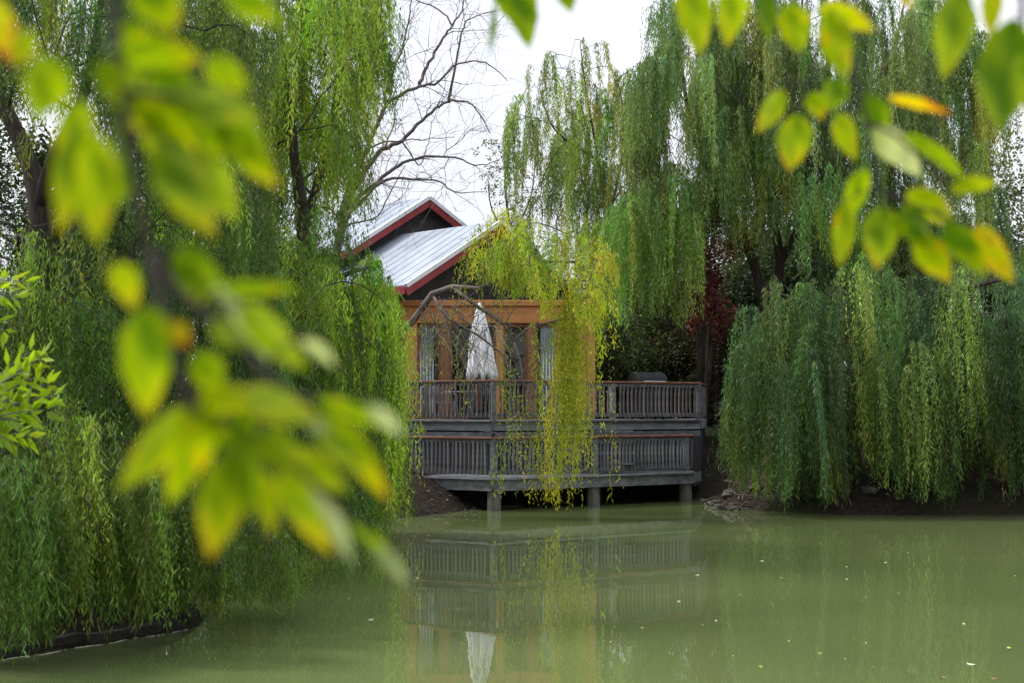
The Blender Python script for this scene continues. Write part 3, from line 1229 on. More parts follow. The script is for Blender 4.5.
fill(A, 26, (-30, 90), prof([(-30, 200), (30, 225), (90, 215)]), prof([(-30, 430), (90, 430)]), lambda x, y: random.uniform(15.2, 17.2), 1.8, mixa,
     nstr=40, low=.6, leaf=(.095, .0145), gap=.042)
fill(A, 15, (-34, 44), prof([(-34, 440), (44, 470)]), prof([(-34, 655), (20, 648), (44, 640)]), lambda x, y: random.uniform(12.7, 13.7), 2.8, lambda h: (0.046, 0.092, 0.018),
     nstr=40, low=.35, leaf=(.085, .0125), gap=.033, reach=(.25, .5), width=.26, zfloor=.03, rise=.5, lj=.3)
fill(A, 12, (60, 125), prof([(60, 500), (125, 515)]), prof([(60, 610), (125, 628)]), lambda x, y: random.uniform(13.6, 14.6), 1.6, lambda h: (0.050, 0.098, 0.018),
     nstr=36, low=.4, leaf=(.085, .0125), gap=.033, reach=(.3, .6), width=.26, zfloor=.05, rise=.5)
fill(A, 16, (120, 240), prof([(120, 500), (240, 520)]), prof([(120, 622), (180, 606), (240, 606)]), lambda x, y: random.uniform(14.4, 16.6), 1.5, lambda h: (0.070, 0.125, 0.020),
     nstr=36, low=.5, leaf=(.085, .0125), gap=.033, reach=(.3, .7), width=.28, zfloor=.05, rise=.5)
A.finish('weeping_willow', 'big dark green willow on the near left bank, its forked trunk beside the water', group='willows round the pond')

# B: willow whose curtain hangs in front of the left end of the deck
B = Willow((-4.1, 23.4, gz(-4.1, 23.4) - .15), [
    ([(-4.1, 23.4, gz(-4.1, 23.4) - .15), at(300, 330, 23.4), at(303, 230, 23.4), at(292, 140, 23.4), at(280, 40, 23.3), at(270, -80, 23.2)], .20, .03),
    ([at(303, 230, 23.4), at(326, 150, 23.8), at(340, 60, 24.0), at(345, -60, 24.0)], .085, .02),
    ([at(300, 330, 23.4), at(335, 280, 24.2), at(368, 268, 24.8)], .09, .03)], .26)
GB = (0.068, 0.120, 0.020)
GBy = (0.150, 0.230, 0.028)
mix_b = lambda h: GBy if random.random() < .55 else GB
fill(B, 120, (150, 362), prof([(150, -80), (362, -70)]), prof([(150, 300), (250, 320), (310, 290), (330, 215), (350, 120), (364, 80)]), lambda x, y: random.uniform(21.5, 26.5), 2.6, mix_b,
     nstr=48, low=.88, leaf=(.115, .0175), gap=.046, reach=(.3, .6), width=.42)
fill(B, 60, (205, 330), prof([(205, 190), (330, 255)]), prof([(205, 590), (290, 585), (330, 585)]), lambda x, y: random.uniform(19.6, 24), 2.8, lambda h: (0.045, 0.098, 0.020) if random.random() < .7 else GBy,
     nstr=46, low=.62, leaf=(.105, .0155), gap=.042, zfloor=.10)
fill(B, 44, (314, 376), prof([(316, 250), (345, 250), (370, 262), (390, 285)]), prof([(316, 585), (360, 575), (386, 545), (405, 535)]), lambda x, y: random.uniform(23.2, 26.5), 5.6,
     lambda h: (0.095, 0.20, 0.022) if random.random() < .5 else (0.16, 0.25, 0.024), nstr=50, low=.30, leaf=(.11, .0165), gap=.042, reach=(.2, .4), width=.30, zfloor=.05, yellow=.01, lj=.35)
fill(B, 36, (230, 330), prof([(230, 400), (330, 420)]), prof([(230, 608), (330, 592)]), lambda x, y: random.uniform(18.4, 22), 1.7, lambda h: (0.048, 0.100, 0.022),
     nstr=44, low=.55, leaf=(.095, .0135), gap=.038, zfloor=.04, az_to=(.6, -.4))
B.finish('weeping_willow', 'bright green willow whose long curtain hangs in front of the left end of the deck', group='willows round the pond')

# C: limb leaning over the deck with yellow green strands
C0 = (-3.5, 31.2, gz(-3.5, 31.2) - .15)
C = Willow(C0, [
    ([C0, (-3.3, 31.2, 2.0), at(388, 352, 31.2), at(415, 318, 31.1), at(432, 294, 31.0), at(452, 287, 30.9), at(478, 289, 30.8), at(505, 276, 30.7), at(535, 262, 30.6), at(575, 262, 30.4)], .125, .03),
    ([at(452, 287, 30.9), at(480, 308, 30.6), at(505, 325, 30.5), at(520, 360, 30.4), at(524, 395, 30.3)], .05, .015),
    ([at(432, 294, 31.0), at(448, 318, 30.7), at(478, 335, 30.5), at(500, 352, 30.4), at(516, 372, 30.3)], .045, .012),
    ([at(478, 289, 30.8), at(490, 250, 30.9), at(487, 225, 31.0)], .04, .015)], .17)
GC = (0.245, 0.31, 0.024)
GCg = (0.145, 0.225, 0.028)
mix_c = lambda h: GC if random.random() < .65 else GCg
fill(C, 26, (486, 560), prof([(492, 250), (520, 222), (545, 226), (560, 240)]), prof([(488, 285), (515, 300), (560, 302)]), lambda x, y: random.uniform(29.8, 31.5), .9, lambda h: (0.145, 0.23, 0.028) if random.random() < .6 else (0.21, 0.28, 0.027),
     nstr=34, low=.9, leaf=(.11, .018), gap=.042, reach=(.25, .7), width=.6, yellow=.03, rise=.5, coljit=.25)
fill(C, 20, (556, 602), prof([(555, 250), (585, 242), (608, 262)]), prof([(555, 330), (608, 330)]), lambda x, y: random.uniform(29.6, 31.0), .8, GC,
     nstr=24, low=.9, leaf=(.11, .019), gap=.042, reach=(.2, .55), width=.5, yellow=.03, coljit=.22, rise=.5)
# the long streamers
for (x, y0, y1, wpx, n, d) in ((576, 285, 512, 7, 32, 30.0), (570, 300, 500, 6, 24, 30.2), (583, 300, 450, 6, 22, 30.1), (560, 330, 470, 5, 10, 30.2), (577, 340, 516, 5, 28, 29.9), (588, 310, 420, 4, 14, 30.1), (573, 380, 514, 5, 24, 29.8),
                               (516, 330, 500, 6, 4, 30.3), (509, 372, 495, 5, 5, 30.3), (538, 350, 508, 5, 5, 30.2), (543, 318, 505, 5, 4, 30.2), (526, 400, 508, 7, 7, 30.2), (530, 440, 512, 9, 9, 30.2), (511, 440, 500, 6, 6, 30.1),
                               (421, 330, 492, 3, 4, 30.8), (423, 430, 492, 4, 6, 30.8), (498, 255, 330, 5, 6, 30.8), (485, 232, 310, 8, 12, 30.9), (494, 220, 290, 9, 16, 30.9), (478, 236, 285, 5, 6, 30.9), (506, 213, 280, 10, 20, 30.9), (518, 216, 290, 10, 16, 30.9),
                               (602, 300, 372, 3, 8, 30.0), (595, 272, 345, 7, 12, 30.0), (609, 330, 382, 3, 4, 30.0), (614, 290, 330, 5, 6, 30.0)):
    h = at(x, y0, d)
    C.reach(h, lift=.15)
    b = at(x, y1, d)
    az = Vector((random.uniform(-.3, .3), random.uniform(-1, 1), 0)).normalized()
    cc = np.array(mix_c(None) if x < 560 else GC) * random.uniform(.85, 1.1)
    C.spray(h, az, (h.z - b.z) * 1.35, .25, wpx / 46.0 * 1.1, n, cc, b.z - .05, (.10, .020), .037, .04, stray=.07, lj=.6, rise=.1, tas=.09)
# bare twigs near the umbrella
tw = MB(C0)
yl = []
for k in range(75):
    x, y = random.uniform(418, 505), random.uniform(296, 335)
    p = at(x, y, random.uniform(30.2, 31.0))
    pts = [p]
    v = Vector((random.uniform(-.6, .6), random.uniform(-.3, .3), random.uniform(-.9, .0)))
    for j in range(9):
        v += Vector((random.gauss(0, .22), random.gauss(0, .1), random.gauss(-.10, .15)))
        v = v.normalized()
        pts.append(pts[-1] + v * random.uniform(.12, .27))
        if random.random() < .35:
            yl.append((*pts[-1], random.gauss(0, .6), random.gauss(0, .6), -.8))
    tw.tube(pts, [.011, .010, .009, .008, .007, .006, .006, .005, .004, .003], n=4, cap=False)
yl = np.array(yl)
for r_ in range(3):
    C.V.append(leaf_quads(yl[:, :3] + RNG.normal(0, .04, (len(yl), 3)), yl[:, 3:] + RNG.normal(0, .4, (len(yl), 3)), RNG.uniform(.07, .12, len(yl)), RNG.uniform(.015, .024, len(yl))))
    C.C.append(vary(np.array((0.26, 0.31, 0.03)), len(yl), .3))
Croot = C.finish('weeping_willow', 'leaning yellow green willow limb arching over the deck with thin strands nearly touching the water', bark='grey_bark', group='willows round the pond')
tw.build('twig', M['twig'], Croot, smooth=True)

# D: tall willow behind, right of centre
tb_ = (7.9, 42.5, gz(7.9, 42.5) - .2)
D = Willow(tb_, [
    ([tb_, at(768, 330, 42.5), at(757, 275, 42.5), at(738, 225, 42.3), at(712, 180, 42.0), at(690, 120, 41.8), at(680, 50, 41.6), at(676, 8, 41.6)], .22, .02),
    ([at(768, 330, 42.5), at(780, 262, 42.6), at(772, 200, 42.8), at(790, 120, 43.0), at(800, 40, 43.2), at(803, -20, 43.2)], .18, .02),
    ([at(780, 262, 42.6), at(815, 200, 43.0), at(860, 130, 43.4), at(890, 60, 43.6), at(905, 0, 43.6)], .13, .02)], .28)
GD = (0.085, 0.150, 0.055)
GDy = (0.125, 0.185, 0.050)
dtop = prof([(620, 75), (650, 40), (668, -10), (720, -25), (760, -5), (830, 0), (880, -20), (930, -10), (965, 20), (985, 60)])
dbot = prof([(620, 330), (686, 335), (696, 278), (725, 262), (765, 250), (800, 285), (850, 300), (985, 305)])
fill(D, 215, (636, 978), dtop, dbot, lambda x, y: random.uniform(38.5, 46), 3.3, lambda h: GD if random.random() < .7 else GDy, nstr=52, low=.80, leaf=(.17, .027), gap=.058, reach=(.5, 1.1), width=.62, yellow=.01, tas=.08)
fill(D, 22, (605, 688), prof([(605, 190), (690, 170)]), prof([(605, 325), (688, 322)]), lambda x, y: random.uniform(38.5, 42), 3.8, lambda h: (0.115, 0.195, 0.040), nstr=46, low=.35, leaf=(.15, .022), gap=.06, reach=(.4, .8), width=.5)
D.finish('weeping_willow', 'tallest willow behind the deck, grey green crown on two leaning trunks', group='willows round the pond')

# Fw: thin crowned willow left of it, with sky showing through
fb = (3.2, 49.0, gz(3.2, 49.0) - .2)
Fw = Willow(fb, [
    ([fb, at(605, 330, 49), at(606, 230, 49), at(598, 160, 48.8), at(586, 90, 48.6), at(580, 42, 48.5)], .15, .012),
    ([at(606, 230, 49), at(625, 140, 48.4), at(618, 80, 48.2)], .07, .012),
    ([at(598, 160, 48.8), at(555, 130, 48.2), at(540, 90, 48)], .06, .012)], .2)
fill(Fw, 100, (520, 650), prof([(520, 95), (540, 60), (575, 38), (600, 45), (625, 70), (650, 50)]), prof([(520, 250), (560, 300), (650, 330)]), lambda x, y: random.uniform(46, 51), 2.4,
     lambda h: (0.100, 0.160, 0.042) if random.random() < .7 else (0.15, 0.20, 0.04), nstr=30, low=.8, leaf=(.17, .027), gap=.07, reach=(.4, .9), width=.5)
Fw.finish('weeping_willow', 'slender thin crowned willow with sky showing through, just right of the gable roofs', group='willows round the pond')

# E: broad willow curtain on the right bank
eb = (9.2, 34.6, gz(9.2, 34.6) - .2)
E = Willow(eb, [
    ([eb, at(880, 430, 34.6), at(890, 350, 34.5), at(875, 310, 34.4), at(850, 285, 34.0)], .28, .05),
    ([at(890, 350, 34.5), at(920, 305, 34.3), at(960, 290, 34.0), at(1000, 280, 33.8)], .14, .04),
    ([at(890, 350, 34.5), at(840, 320, 34.0), at(800, 300, 33.6), at(765, 292, 33.2)], .12, .03)], .3)
GE = (0.050, 0.102, 0.036)
GEy = (0.085, 0.140, 0.036)
etop = prof([(730, 370), (748, 325), (768, 288), (800, 268), (835, 280), (870, 258), (920, 274), (960, 256), (1060, 262)])
ebot = prof([(715, 440), (740, 470), (765, 490), (800, 510), (840, 512), (852, 490), (880, 488), (890, 508), (935, 511), (945, 450), (960, 450), (968, 514), (1060, 516)])
fill(E, 92, (748, 1060), etop, ebot, lambda x, y: random.uniform(30.9, 34.4), 7.5, lambda h: GE if random.random() < .68 else GEy, nstr=46, low=.55, leaf=(.135, .020), gap=.047, reach=(.3, 1.0), width=.42, zfloor=.10, rise=.5, lj=.5, coljit=.3)
fill(E, 50, (742, 1060), prof([(742, 370), (1060, 310)]), ebot, lambda x, y: random.uniform(30.6, 32.6), 7.5, lambda h: GE if random.random() < .6 else GEy, nstr=28, low=.55, coljit=.3, lj=.3, leaf=(.13, .02), gap=.05, reach=(.3, .6), width=.36, zfloor=.12)
E.finish('weeping_willow', 'broad low willow on the right bank, its dense curtain reaching down to the water', group='willows round the pond')

# ------------------------------------------------------------------ bare tree beside the house
s2 = 2.847


def c2(pts, d0, d1):
    n = len(pts)
    return [at(230 + x / s2, y / s2, d0 + (d1 - d0) * i / (n - 1)) for i, (x, y) in enumerate(pts)]


btb = Vector((-4.9, 33.6, gz(-4.9, 33.6) - .15))
bt = thing('bare_tree', 'leafless grey tree spreading dead branches against the sky beside the roof', 'tree', btb)
mb = MB(btb)
fork = at(330, 290, 33.6)
mb.tube([btb, (-4.85, 33.6, 2.5), (-4.6, 33.6, 4.0), fork], [.24, .2, .17, .13], n=10)
limbs = [
    ([(290, 800), (330, 560), (400, 400), (430, 330), (460, 285), (540, 245), (590, 235), (650, 180), (730, 180), (790, 230)], 33.6, 32.0, .085, .008),
    ([(540, 245), (560, 190), (600, 120), (632, 72), (660, 30), (670, -40)], 33.0, 33.4, .05, .012),
    ([(632, 72), (600, 30), (530, 0), (500, -30)], 33.3, 33.6, .025, .01),
    ([(445, 290), (440, 260), (470, 190), (500, 100), (515, 20), (512, -40)], 33.3, 34, .04, .012),
    ([(290, 800), (335, 580), (420, 440), (490, 400), (560, 330), (620, 290), (690, 300), (740, 380)], 33.6, 33.0, .085, .010),
    ([(620, 290), (640, 200), (660, 90), (690, 50), (760, 30)], 33.1, 32.5, .04, .007),
    ([(290, 800), (340, 600), (420, 520), (480, 470), (560, 445), (640, 450), (700, 470), (770, 455)], 33.6, 32.2, .07, .008),
    ([(330, 620), (430, 520), (510, 510), (590, 515), (640, 545), (725, 545)], 33.4, 31.8, .05, .007),
    ([(300, 720), (330, 645), (420, 615), (470, 520), (500, 470)], 33.5, 32.6, .035, .007),
    ([(330, 470), (420, 410), (520, 400), (640, 390)], 33.5, 32.8, .035, .006),
    ([(300, 700), (360, 500), (440, 420), (470, 330), (475, 260)], 33.6, 34.2, .04, .007),
    ([(490, 400), (540, 470), (560, 420), (575, 350), (600, 300)], 33.2, 34.0, .02, .005),
    ([(330, 500), (345, 380), (420, 330)], 33.6, 34.0, .03, .008),
]
for pts, d0, d1, r0, r1 in limbs:
    P = c2(pts, d0, d1)
    # subdivide (Catmull-Rom)
    fine = []
    for i in range(len(P) - 1):
        p0, p1, p2, p3 = P[max(i - 1, 0)], P[i], P[i + 1], P[min(i + 2, len(P) - 1)]
        for j in range(5):
            t = j / 5
            q_ = 0.5 * ((2 * p1) + (p2 - p0) * t + (2 * p0 - 5 * p1 + 4 * p2 - p3) * t * t + (3 * p1 - p0 - 3 * p2 + p3) * t ** 3)
            fine.append(q_ + Vector((random.gauss(0, .012), random.gauss(0, .03), random.gauss(0, .012))))
    fine.append(P[-1])
    n = len(fine)
    rad = [r0 + (r1 - r0) * (i / (n - 1)) ** .8 for i in range(n)]
    mb.tube(fine, rad, n=7)

    def twig(p, v, r, depth):
        k = random.randint(4, 7)
        pts_ = [p]
        for j in range(k):
            v = (v + Vector((random.gauss(0, .22), random.gauss(0, .22), random.gauss(0, .20)))).normalized()
            pts_.append(pts_[-1] + v * random.uniform(.10, .24))
            if depth > 0 and random.random() < .38:
                s_ = (v + Vector((random.gauss(0, .8), random.gauss(0, .6), random.gauss(.1, .7)))).normalized()
                twig(pts_[-1], s_, r * .6, depth - 1)
        mb.tube(pts_, [r * (1 - .75 * i / k) for i in range(k + 1)], n=4, cap=False)
    for i in range(8, n - 1):
        if random.random() < .42:
            v = (fine[i + 1] - fine[i]).normalized()
            s_ = (v + Vector((random.gauss(0, .8), random.gauss(0, .5), random.gauss(.15, .8)))).normalized()
            twig(fine[i], s_, min(rad[i] * .5, .014), 2)
mb.build('trunk', M['grey_bark'], bt, smooth=True)

# ------------------------------------------------------------------ background trees and shrubs
sp = (-0.1, 52.0, gz(-.1, 52) - .1)
S = Willow(sp, [([sp, at(508, 330, 52), at(510, 240, 52), at(505, 180, 52), at(512, 140, 52)], .12, .02),
                ([at(510, 240, 52), at(530, 200, 52), at(535, 165, 52)], .05, .015),
                ([at(510, 240, 52), at(492, 210, 52), at(488, 180, 52)], .05, .015)], .12)
for k in range(46):
    x, y = random.uniform(486, 545), random.uniform(140, 250)
    h = at(x, y, 52 + random.uniform(-1, 1))
    S.reach(h, lift=.1)
    V, Cc = leaf_cloud(h, (.45, .45, .4), 40, (.12, .05), (0.10, 0.125, 0.04), lobes=2)
    S.V.append(V)
    S.C.append(Cc)
S.finish('slender_tree', 'thin small leaved tree rising behind the lower roof', group=None)

shrub('red_leaved_tree', 'small tree with dark red leaves between the deck and the tall willow', 'tree', (5.75, 42.6, gz(5.75, 42.6)), 6.0, 1.45, 5200, (.13, .07), (0.15, 0.042, 0.042), part='crown', zc=.68, zr=.30, lobes=12, yellow=.05, ycol=(0.35, 0.05, 0.02), jit=.4)
shrub('dark_shrub', 'dark green shrub behind the grill and the right end of the terrace', 'shrub', (4.9, 44.4, gz(4.9, 44.4)), 4.0, 2.0, 14000, (.16, .06), (0.055, 0.080, 0.030))
shrub('dark_shrub', 'brownish dark shrub beneath the red leaved tree', 'shrub', (7.3, 44.2, gz(7.3, 44.2)), 3.8, 1.8, 12000, (.15, .055), (0.060, 0.050, 0.028))
shrub('dark_shrub', 'dark shrub directly beside the right wall of the ochre house', 'shrub', (3.3, 43.6, gz(3.3, 43.6)), 3.8, 1.2, 9000, (.16, .06), (0.050, 0.080, 0.030))
shrub('low_shrub', 'low dark shrub at the foot of the right house wall behind the terrace railing', 'shrub', (3.0, 45.8, gz(3, 45.8)), 2.0, 1.5, 9000, (.15, .06), (0.026, 0.040, 0.017), zc=.4)
shrub('low_shrub', 'low dark shrub seen between the balusters behind the grill', 'shrub', (5.6, 46.4, gz(5.6, 46.4)), 2.0, 1.7, 10000, (.15, .06), (0.028, 0.040, 0.018), zc=.4)
shrub('grey_shrub', 'pale grey leaved shrub on the bank at the right end of the deck', 'shrub', (6.05, 40.2, gz(6.05, 40.2)), 1.5, .65, 3000, (.13, .022), (0.15, 0.17, 0.125), droop=-.6, zc=.5)
# treeline far behind
k = 0
for x, y, h, r_, c_, lab in (
        (-15, 33, 7.5, 3.2, (0.022, 0.042, 0.014), 'dark evergreen tree behind the forked willow trunk on the left bank'),
        (-10.5, 36, 6.8, 3.0, (0.026, 0.046, 0.014), 'dark bushy tree behind the near willow, left of the bare tree'),
        (-6.9, 41.0, 5.4, 2.2, (0.030, 0.050, 0.016), 'dark bushy tree just left of the ochre house wall'),
        (-17, 56, 11, 4.5, (0.040, 0.060, 0.022), 'tall mid green tree far behind the left bank'),
        (11.0, 52, 6.6, 3.2, (0.034, 0.052, 0.020), 'dark bushy tree behind the two leaning willow trunks'),
        (15.5, 49, 7.0, 3.2, (0.036, 0.056, 0.022), 'dark bushy tree behind the broad right bank willow'),
        (8.4, 47.5, 5.2, 2.4, (0.030, 0.046, 0.020), 'dark bushy tree behind the right end of the deck and the red leaved tree'),
        (20.5, 55, 11.0, 3.4, (0.085, 0.115, 0.050), 'pale green tree at the sky gap beyond the tall willow'),
        (5.0, 60, 7.0, 4.0, (0.040, 0.060, 0.024), 'mid green tree far behind the thin crowned willow'),
        (-26, 40, 7.5, 4.5, (0.026, 0.044, 0.016), 'dark bushy tree at the far left behind the near willow'),
        (9.5, 58, 7.5, 4.0, (0.034, 0.052, 0.022), 'dark tree far behind the red leaved tree'),
        (0.5, 56, 5.5, 3.0, (0.036, 0.054, 0.022), 'dark tree behind the house and the slender tree'),
        (26, 50, 8, 4.0, (0.040, 0.062, 0.024), 'dark tree beyond the right end of the far bank'),
        (11.5, 39.5, 3.2, 2.2, (0.026, 0.040, 0.018), 'low dark shrub in the shade behind the right bank curtain'),
        (15.0, 37.5, 3.2, 2.0, (0.026, 0.042, 0.018), 'low dark shrub behind the right bank curtain, nearest the small fence')):
    shrub('bushy_tree', lab, 'tree', (x, y, gz(x, y) - .1), h, r_, int(9000 * r_), (.19, .085), c_, part='crown', lobes=14, stems=5, group='bushy trees behind the willows')

# ------------------------------------------------------------------ small wooden fence behind the right curtain
fn = thing('wooden_fence', 'small dark timber fence on the right bank glimpsed through a gap in the willow', 'fence', (10.2, 33.4, gz(10.2, 33.4)))
m = MB()
for k in range(9):
    m.box((-.62 + k * .15, -.012, .1), (-.52 + k * .15, .012, 1.15))
m.build('board', M['timber_dark'], fn)
m = MB()
m.box((-.72, -.05, 1.15), (.82, .05, 1.2))
m.build('rail', M['timber'], fn)
for s_ in (-.7, .8):
    m = MB()
    m.box((s_ - .05, -.05, -.2), (s_ + .05, .05, 1.149))
    m.build('post', M['timber_dark'], fn)

# ------------------------------------------------------------------ bank details
# retaining wall and foam line on the left shore
wall_pts = [(-8.0, 10.9), (-4.98, 13.15), (-3.55, 15.1), (-3.6, 17.4)]
rw = thing('retaining_wall', 'low dark block wall along the left shore under the willow fronds', 'wall', (-4.4, 14.1, 0))
m = MB(rw.location)
for (xa, ya), (xb, yb) in zip(wall_pts[:-1], wall_pts[1:]):
    a, b = Vector((xa, ya, 0)), Vector((xb, yb, 0))
    n = max(2, int((b - a).length / .46))
    for k in range(n):
        for row in range(2):
            o = .5 * (row % 2) / n
            p, q_ = lerp(a, b, min(1, k / n + o + .01)), lerp(a, b, min(1, (k + 1) / n + o - .01))
            if (q_ - p).length < .1:
                continue
            j = Vector((random.gauss(0, .012), random.gauss(0, .012), 0))
            zc = -.05 + row * .10
            m.beam(V2(p + j, zc), V2(q_ + j, zc + random.gauss(0, .012)), .24 + random.uniform(-.05, .05), .10)
m.build('block_course', M['wall_block'], rw, bevel=.008)

fo = MB()
n = 150
vs, fs = [], []
pa, pb, pc = Vector((-5.6, 12.45, 0)), Vector((-4.72, 13.12, 0)), Vector((-3.28, 15.15, 0))
for i in range(n + 1):
    t = i / n
    p = lerp(pa, pb, t / .3) if t < .3 else lerp(pb, pc, (t - .3) / .7)
    d = ((pb - pa) if t < .3 else (pc - pb)).normalized()
    nr = Vector((d.y, -d.x, 0))
    wdt = max(.001, (.008 + .009 * math.sin(i * .37) + random.gauss(0, .006)) * (1 if t < .72 else max(.05, 1 - (t - .72) / .28)))
    c_ = p + nr * (.03 * math.sin(i * .21) + random.gauss(0, .006))
    vs += [c_ - nr * wdt + Vector((0, 0, .004)), c_ + nr * wdt + Vector((0, 0, .004)), c_ + Vector((0, 0, .007))]
for i in range(n):
    if math.sin(i * .9) + math.sin(i * .37 + 1) + random.gauss(0, .5) < -.9 + max(0, i - 90) * .02:
        continue
    a = i * 3
    fs += [(a, a + 3, a + 5, a + 2), (a + 2, a + 5, a + 4, a + 1)]
fo.add(vs, fs)
o = fo.build('foam', M['foam'], smooth=True)
o['kind'] = 'stuff'
o['label'] = 'pale line of foam floating along the left shore'


# stones and driftwood on the right bank
def rock(loc, size, label):
    me_ = bpy.data.meshes.new('stone')
    bm = bmesh.new()
    bmesh.ops.create_icosphere(bm, subdivisions=3, radius=1)
    sd_ = random.uniform(0, 50)
    for v in bm.verts:
        c_ = v.co
        f_ = 1 + .22 * math.sin(c_.x * 2.3 + sd_) * math.sin(c_.y * 2.9 + sd_ * .7) + .12 * math.sin(c_.z * 5 + c_.x * 4 + sd_)
        v.co = Vector((c_.x * size * f_, c_.y * size * .8 * f_, c_.z * size * .5 * f_))
    bm.to_mesh(me_)
    bm.free()
    me_.polygons.foreach_set('use_smooth', [True] * len(me_.polygons))
    o_ = link('stone', me_, M['stone'])
    o_.location = loc
    o_.rotation_euler = (random.uniform(-.2, .2), random.uniform(-.2, .2), random.uniform(0, 6))
    tag(o_, label, 'stone', 'stones along the right shore')


for (px_, y_, s_, lab) in ((718, 33.1, .20, 'flat grey stone at the waterline nearest the deck corner'), (734, 32.75, .15, 'small grey stone half in the water right of the deck'),
                           (709, 34.2, .17, 'brown stone up the bank against the deck end'), (752, 33.6, .13, 'little stone under the edge of the willow curtain'),
                           (728, 34.6, .22, 'largest stone, high on the bare earth slope right of the deck'), (868, 31.9, .18, 'stone in the gap of the right willow curtain')):
    x_ = (px_ - 512) / F * y_
    rock((x_, y_, max(0, gz(x_, y_)) + s_ * .12), s_, lab)
dw = MB()
for k in range(60):
    px_ = random.uniform(700, 790)
    y_ = random.uniform(32.4, 35.4)
    x_ = (px_ - 512) / F * y_
    z_ = max(0.0, gz(x_, y_)) + .03
    a = random.uniform(0, 6.28)
    l_ = random.uniform(.2, .9)
    p = Vector((x_, y_, z_))
    q_ = p + Vector((math.cos(a) * l_, math.sin(a) * l_ * .5, random.uniform(.0, .22)))
    mm = (p + q_) / 2 + Vector((0, 0, random.uniform(-.02, .08)))
    r = random.uniform(.008, .022)
    dw.tube([p, mm, q_], [r, r, r * .5], n=5)
for k in range(50):
    px_ = random.uniform(395, 480)
    y_ = random.uniform(30.4, 33.5)
    x_ = (px_ - 512) / F * y_
    z_ = max(0.0, gz(x_, y_)) + .02
    a = random.uniform(0, 6.28)
    l_ = random.uniform(.08, .25)
    p = Vector((x_, y_, z_))
    q_ = p + Vector((math.cos(a) * l_, math.sin(a) * l_ * .5, random.uniform(.0, .08)))
    r = random.uniform(.004, .008)
    dw.tube([p, (p + q_) / 2 + Vector((0, 0, .02)), q_], [r, r, r * .5], n=5)
o = dw.build('driftwood_litter', M['grey_bark'], smooth=True)
o['kind'] = 'stuff'
o['label'] = 'thin dead twigs scattered on the bare earth banks'
# fallen leaves on banks
N = 9000
X = RNG.uniform(-6, 12, N)
Y = RNG.uniform(29.5, 41, N)
Z = ground_z(X, Y)
k = (Z > .02) & (shore_dist(X, Y) > .05)
P = np.stack([X, Y, Z + .012], 1)[k]
A_ = np.stack([RNG.normal(size=len(P)), RNG.normal(size=len(P)), RNG.normal(0, .25, len(P))], 1)
Vq = leaf_quads(P, A_, RNG.uniform(.05, .12, len(P)), RNG.uniform(.02, .045, len(P)))
Cq = vary(np.array((0.11, 0.075, 0.035)), len(P), .45)
o = link('fallen_leaves', quads_mesh('fallen_leaves', Vq, Cq), M['leaf'])
o['kind'] = 'stuff'
o['label'] = 'brown fallen leaves covering the shaded banks'

# floating leaves on the pond
spots = [(883, 562), (845, 566), (863, 596), (739, 593), (845, 578), (817, 651), (842, 657), (867, 635), (863, 641), (1005, 646), (967, 662), (898, 642), (818, 651), (758, 664), (731, 654), (701, 623), (714, 619), (779, 577), (906, 552), (895, 592), (760, 560), (786, 639), (870, 665), (938, 675), (696, 574), (420, 598), (418, 577), (470, 558), (372, 618), (641, 626), (678, 600), (560, 655), (610, 640), (1012, 575), (960, 622), (990, 676), (350, 597)]
for i, (px_, py_) in enumerate(spots):
    d_ = CAM.z * F / (py_ - 410)
    x_ = (px_ - 512) / F * d_
    r = random.choice((.012, .018, .022, .03, .036))
    if (px_, py_) in ((883, 562), (949, 587), (1005, 646), (867, 653), (967, 662)):
        r = .05
    m = MB()
    ang = random.uniform(0, 6.28)
    ring = []
    for k in range(10):
        a = 2 * math.pi * k / 10
        ring.append((r * math.cos(a), r * .45 * math.sin(a), .004 + .004 * math.cos(2 * a)))
    m.add(ring + [(0, 0, .007)], [(k, (k + 1) % 10, 10) for k in range(10)])
    hue = (('petal', 'pale'), ('petal_yellow', 'yellow'), ('petal', 'pale'), ('petal_brown', 'brown'))[i % 4]
    o = m.build('floating_leaf', M[hue[0]], smooth=True)
    o.location = (x_, d_, 0.002)
    o.rotation_euler = (0, 0, ang)
    tag(o, hue[1] + ' fallen leaf floating flat on the green pond water', 'leaf', hue[1] + ' leaves floating on the pond')


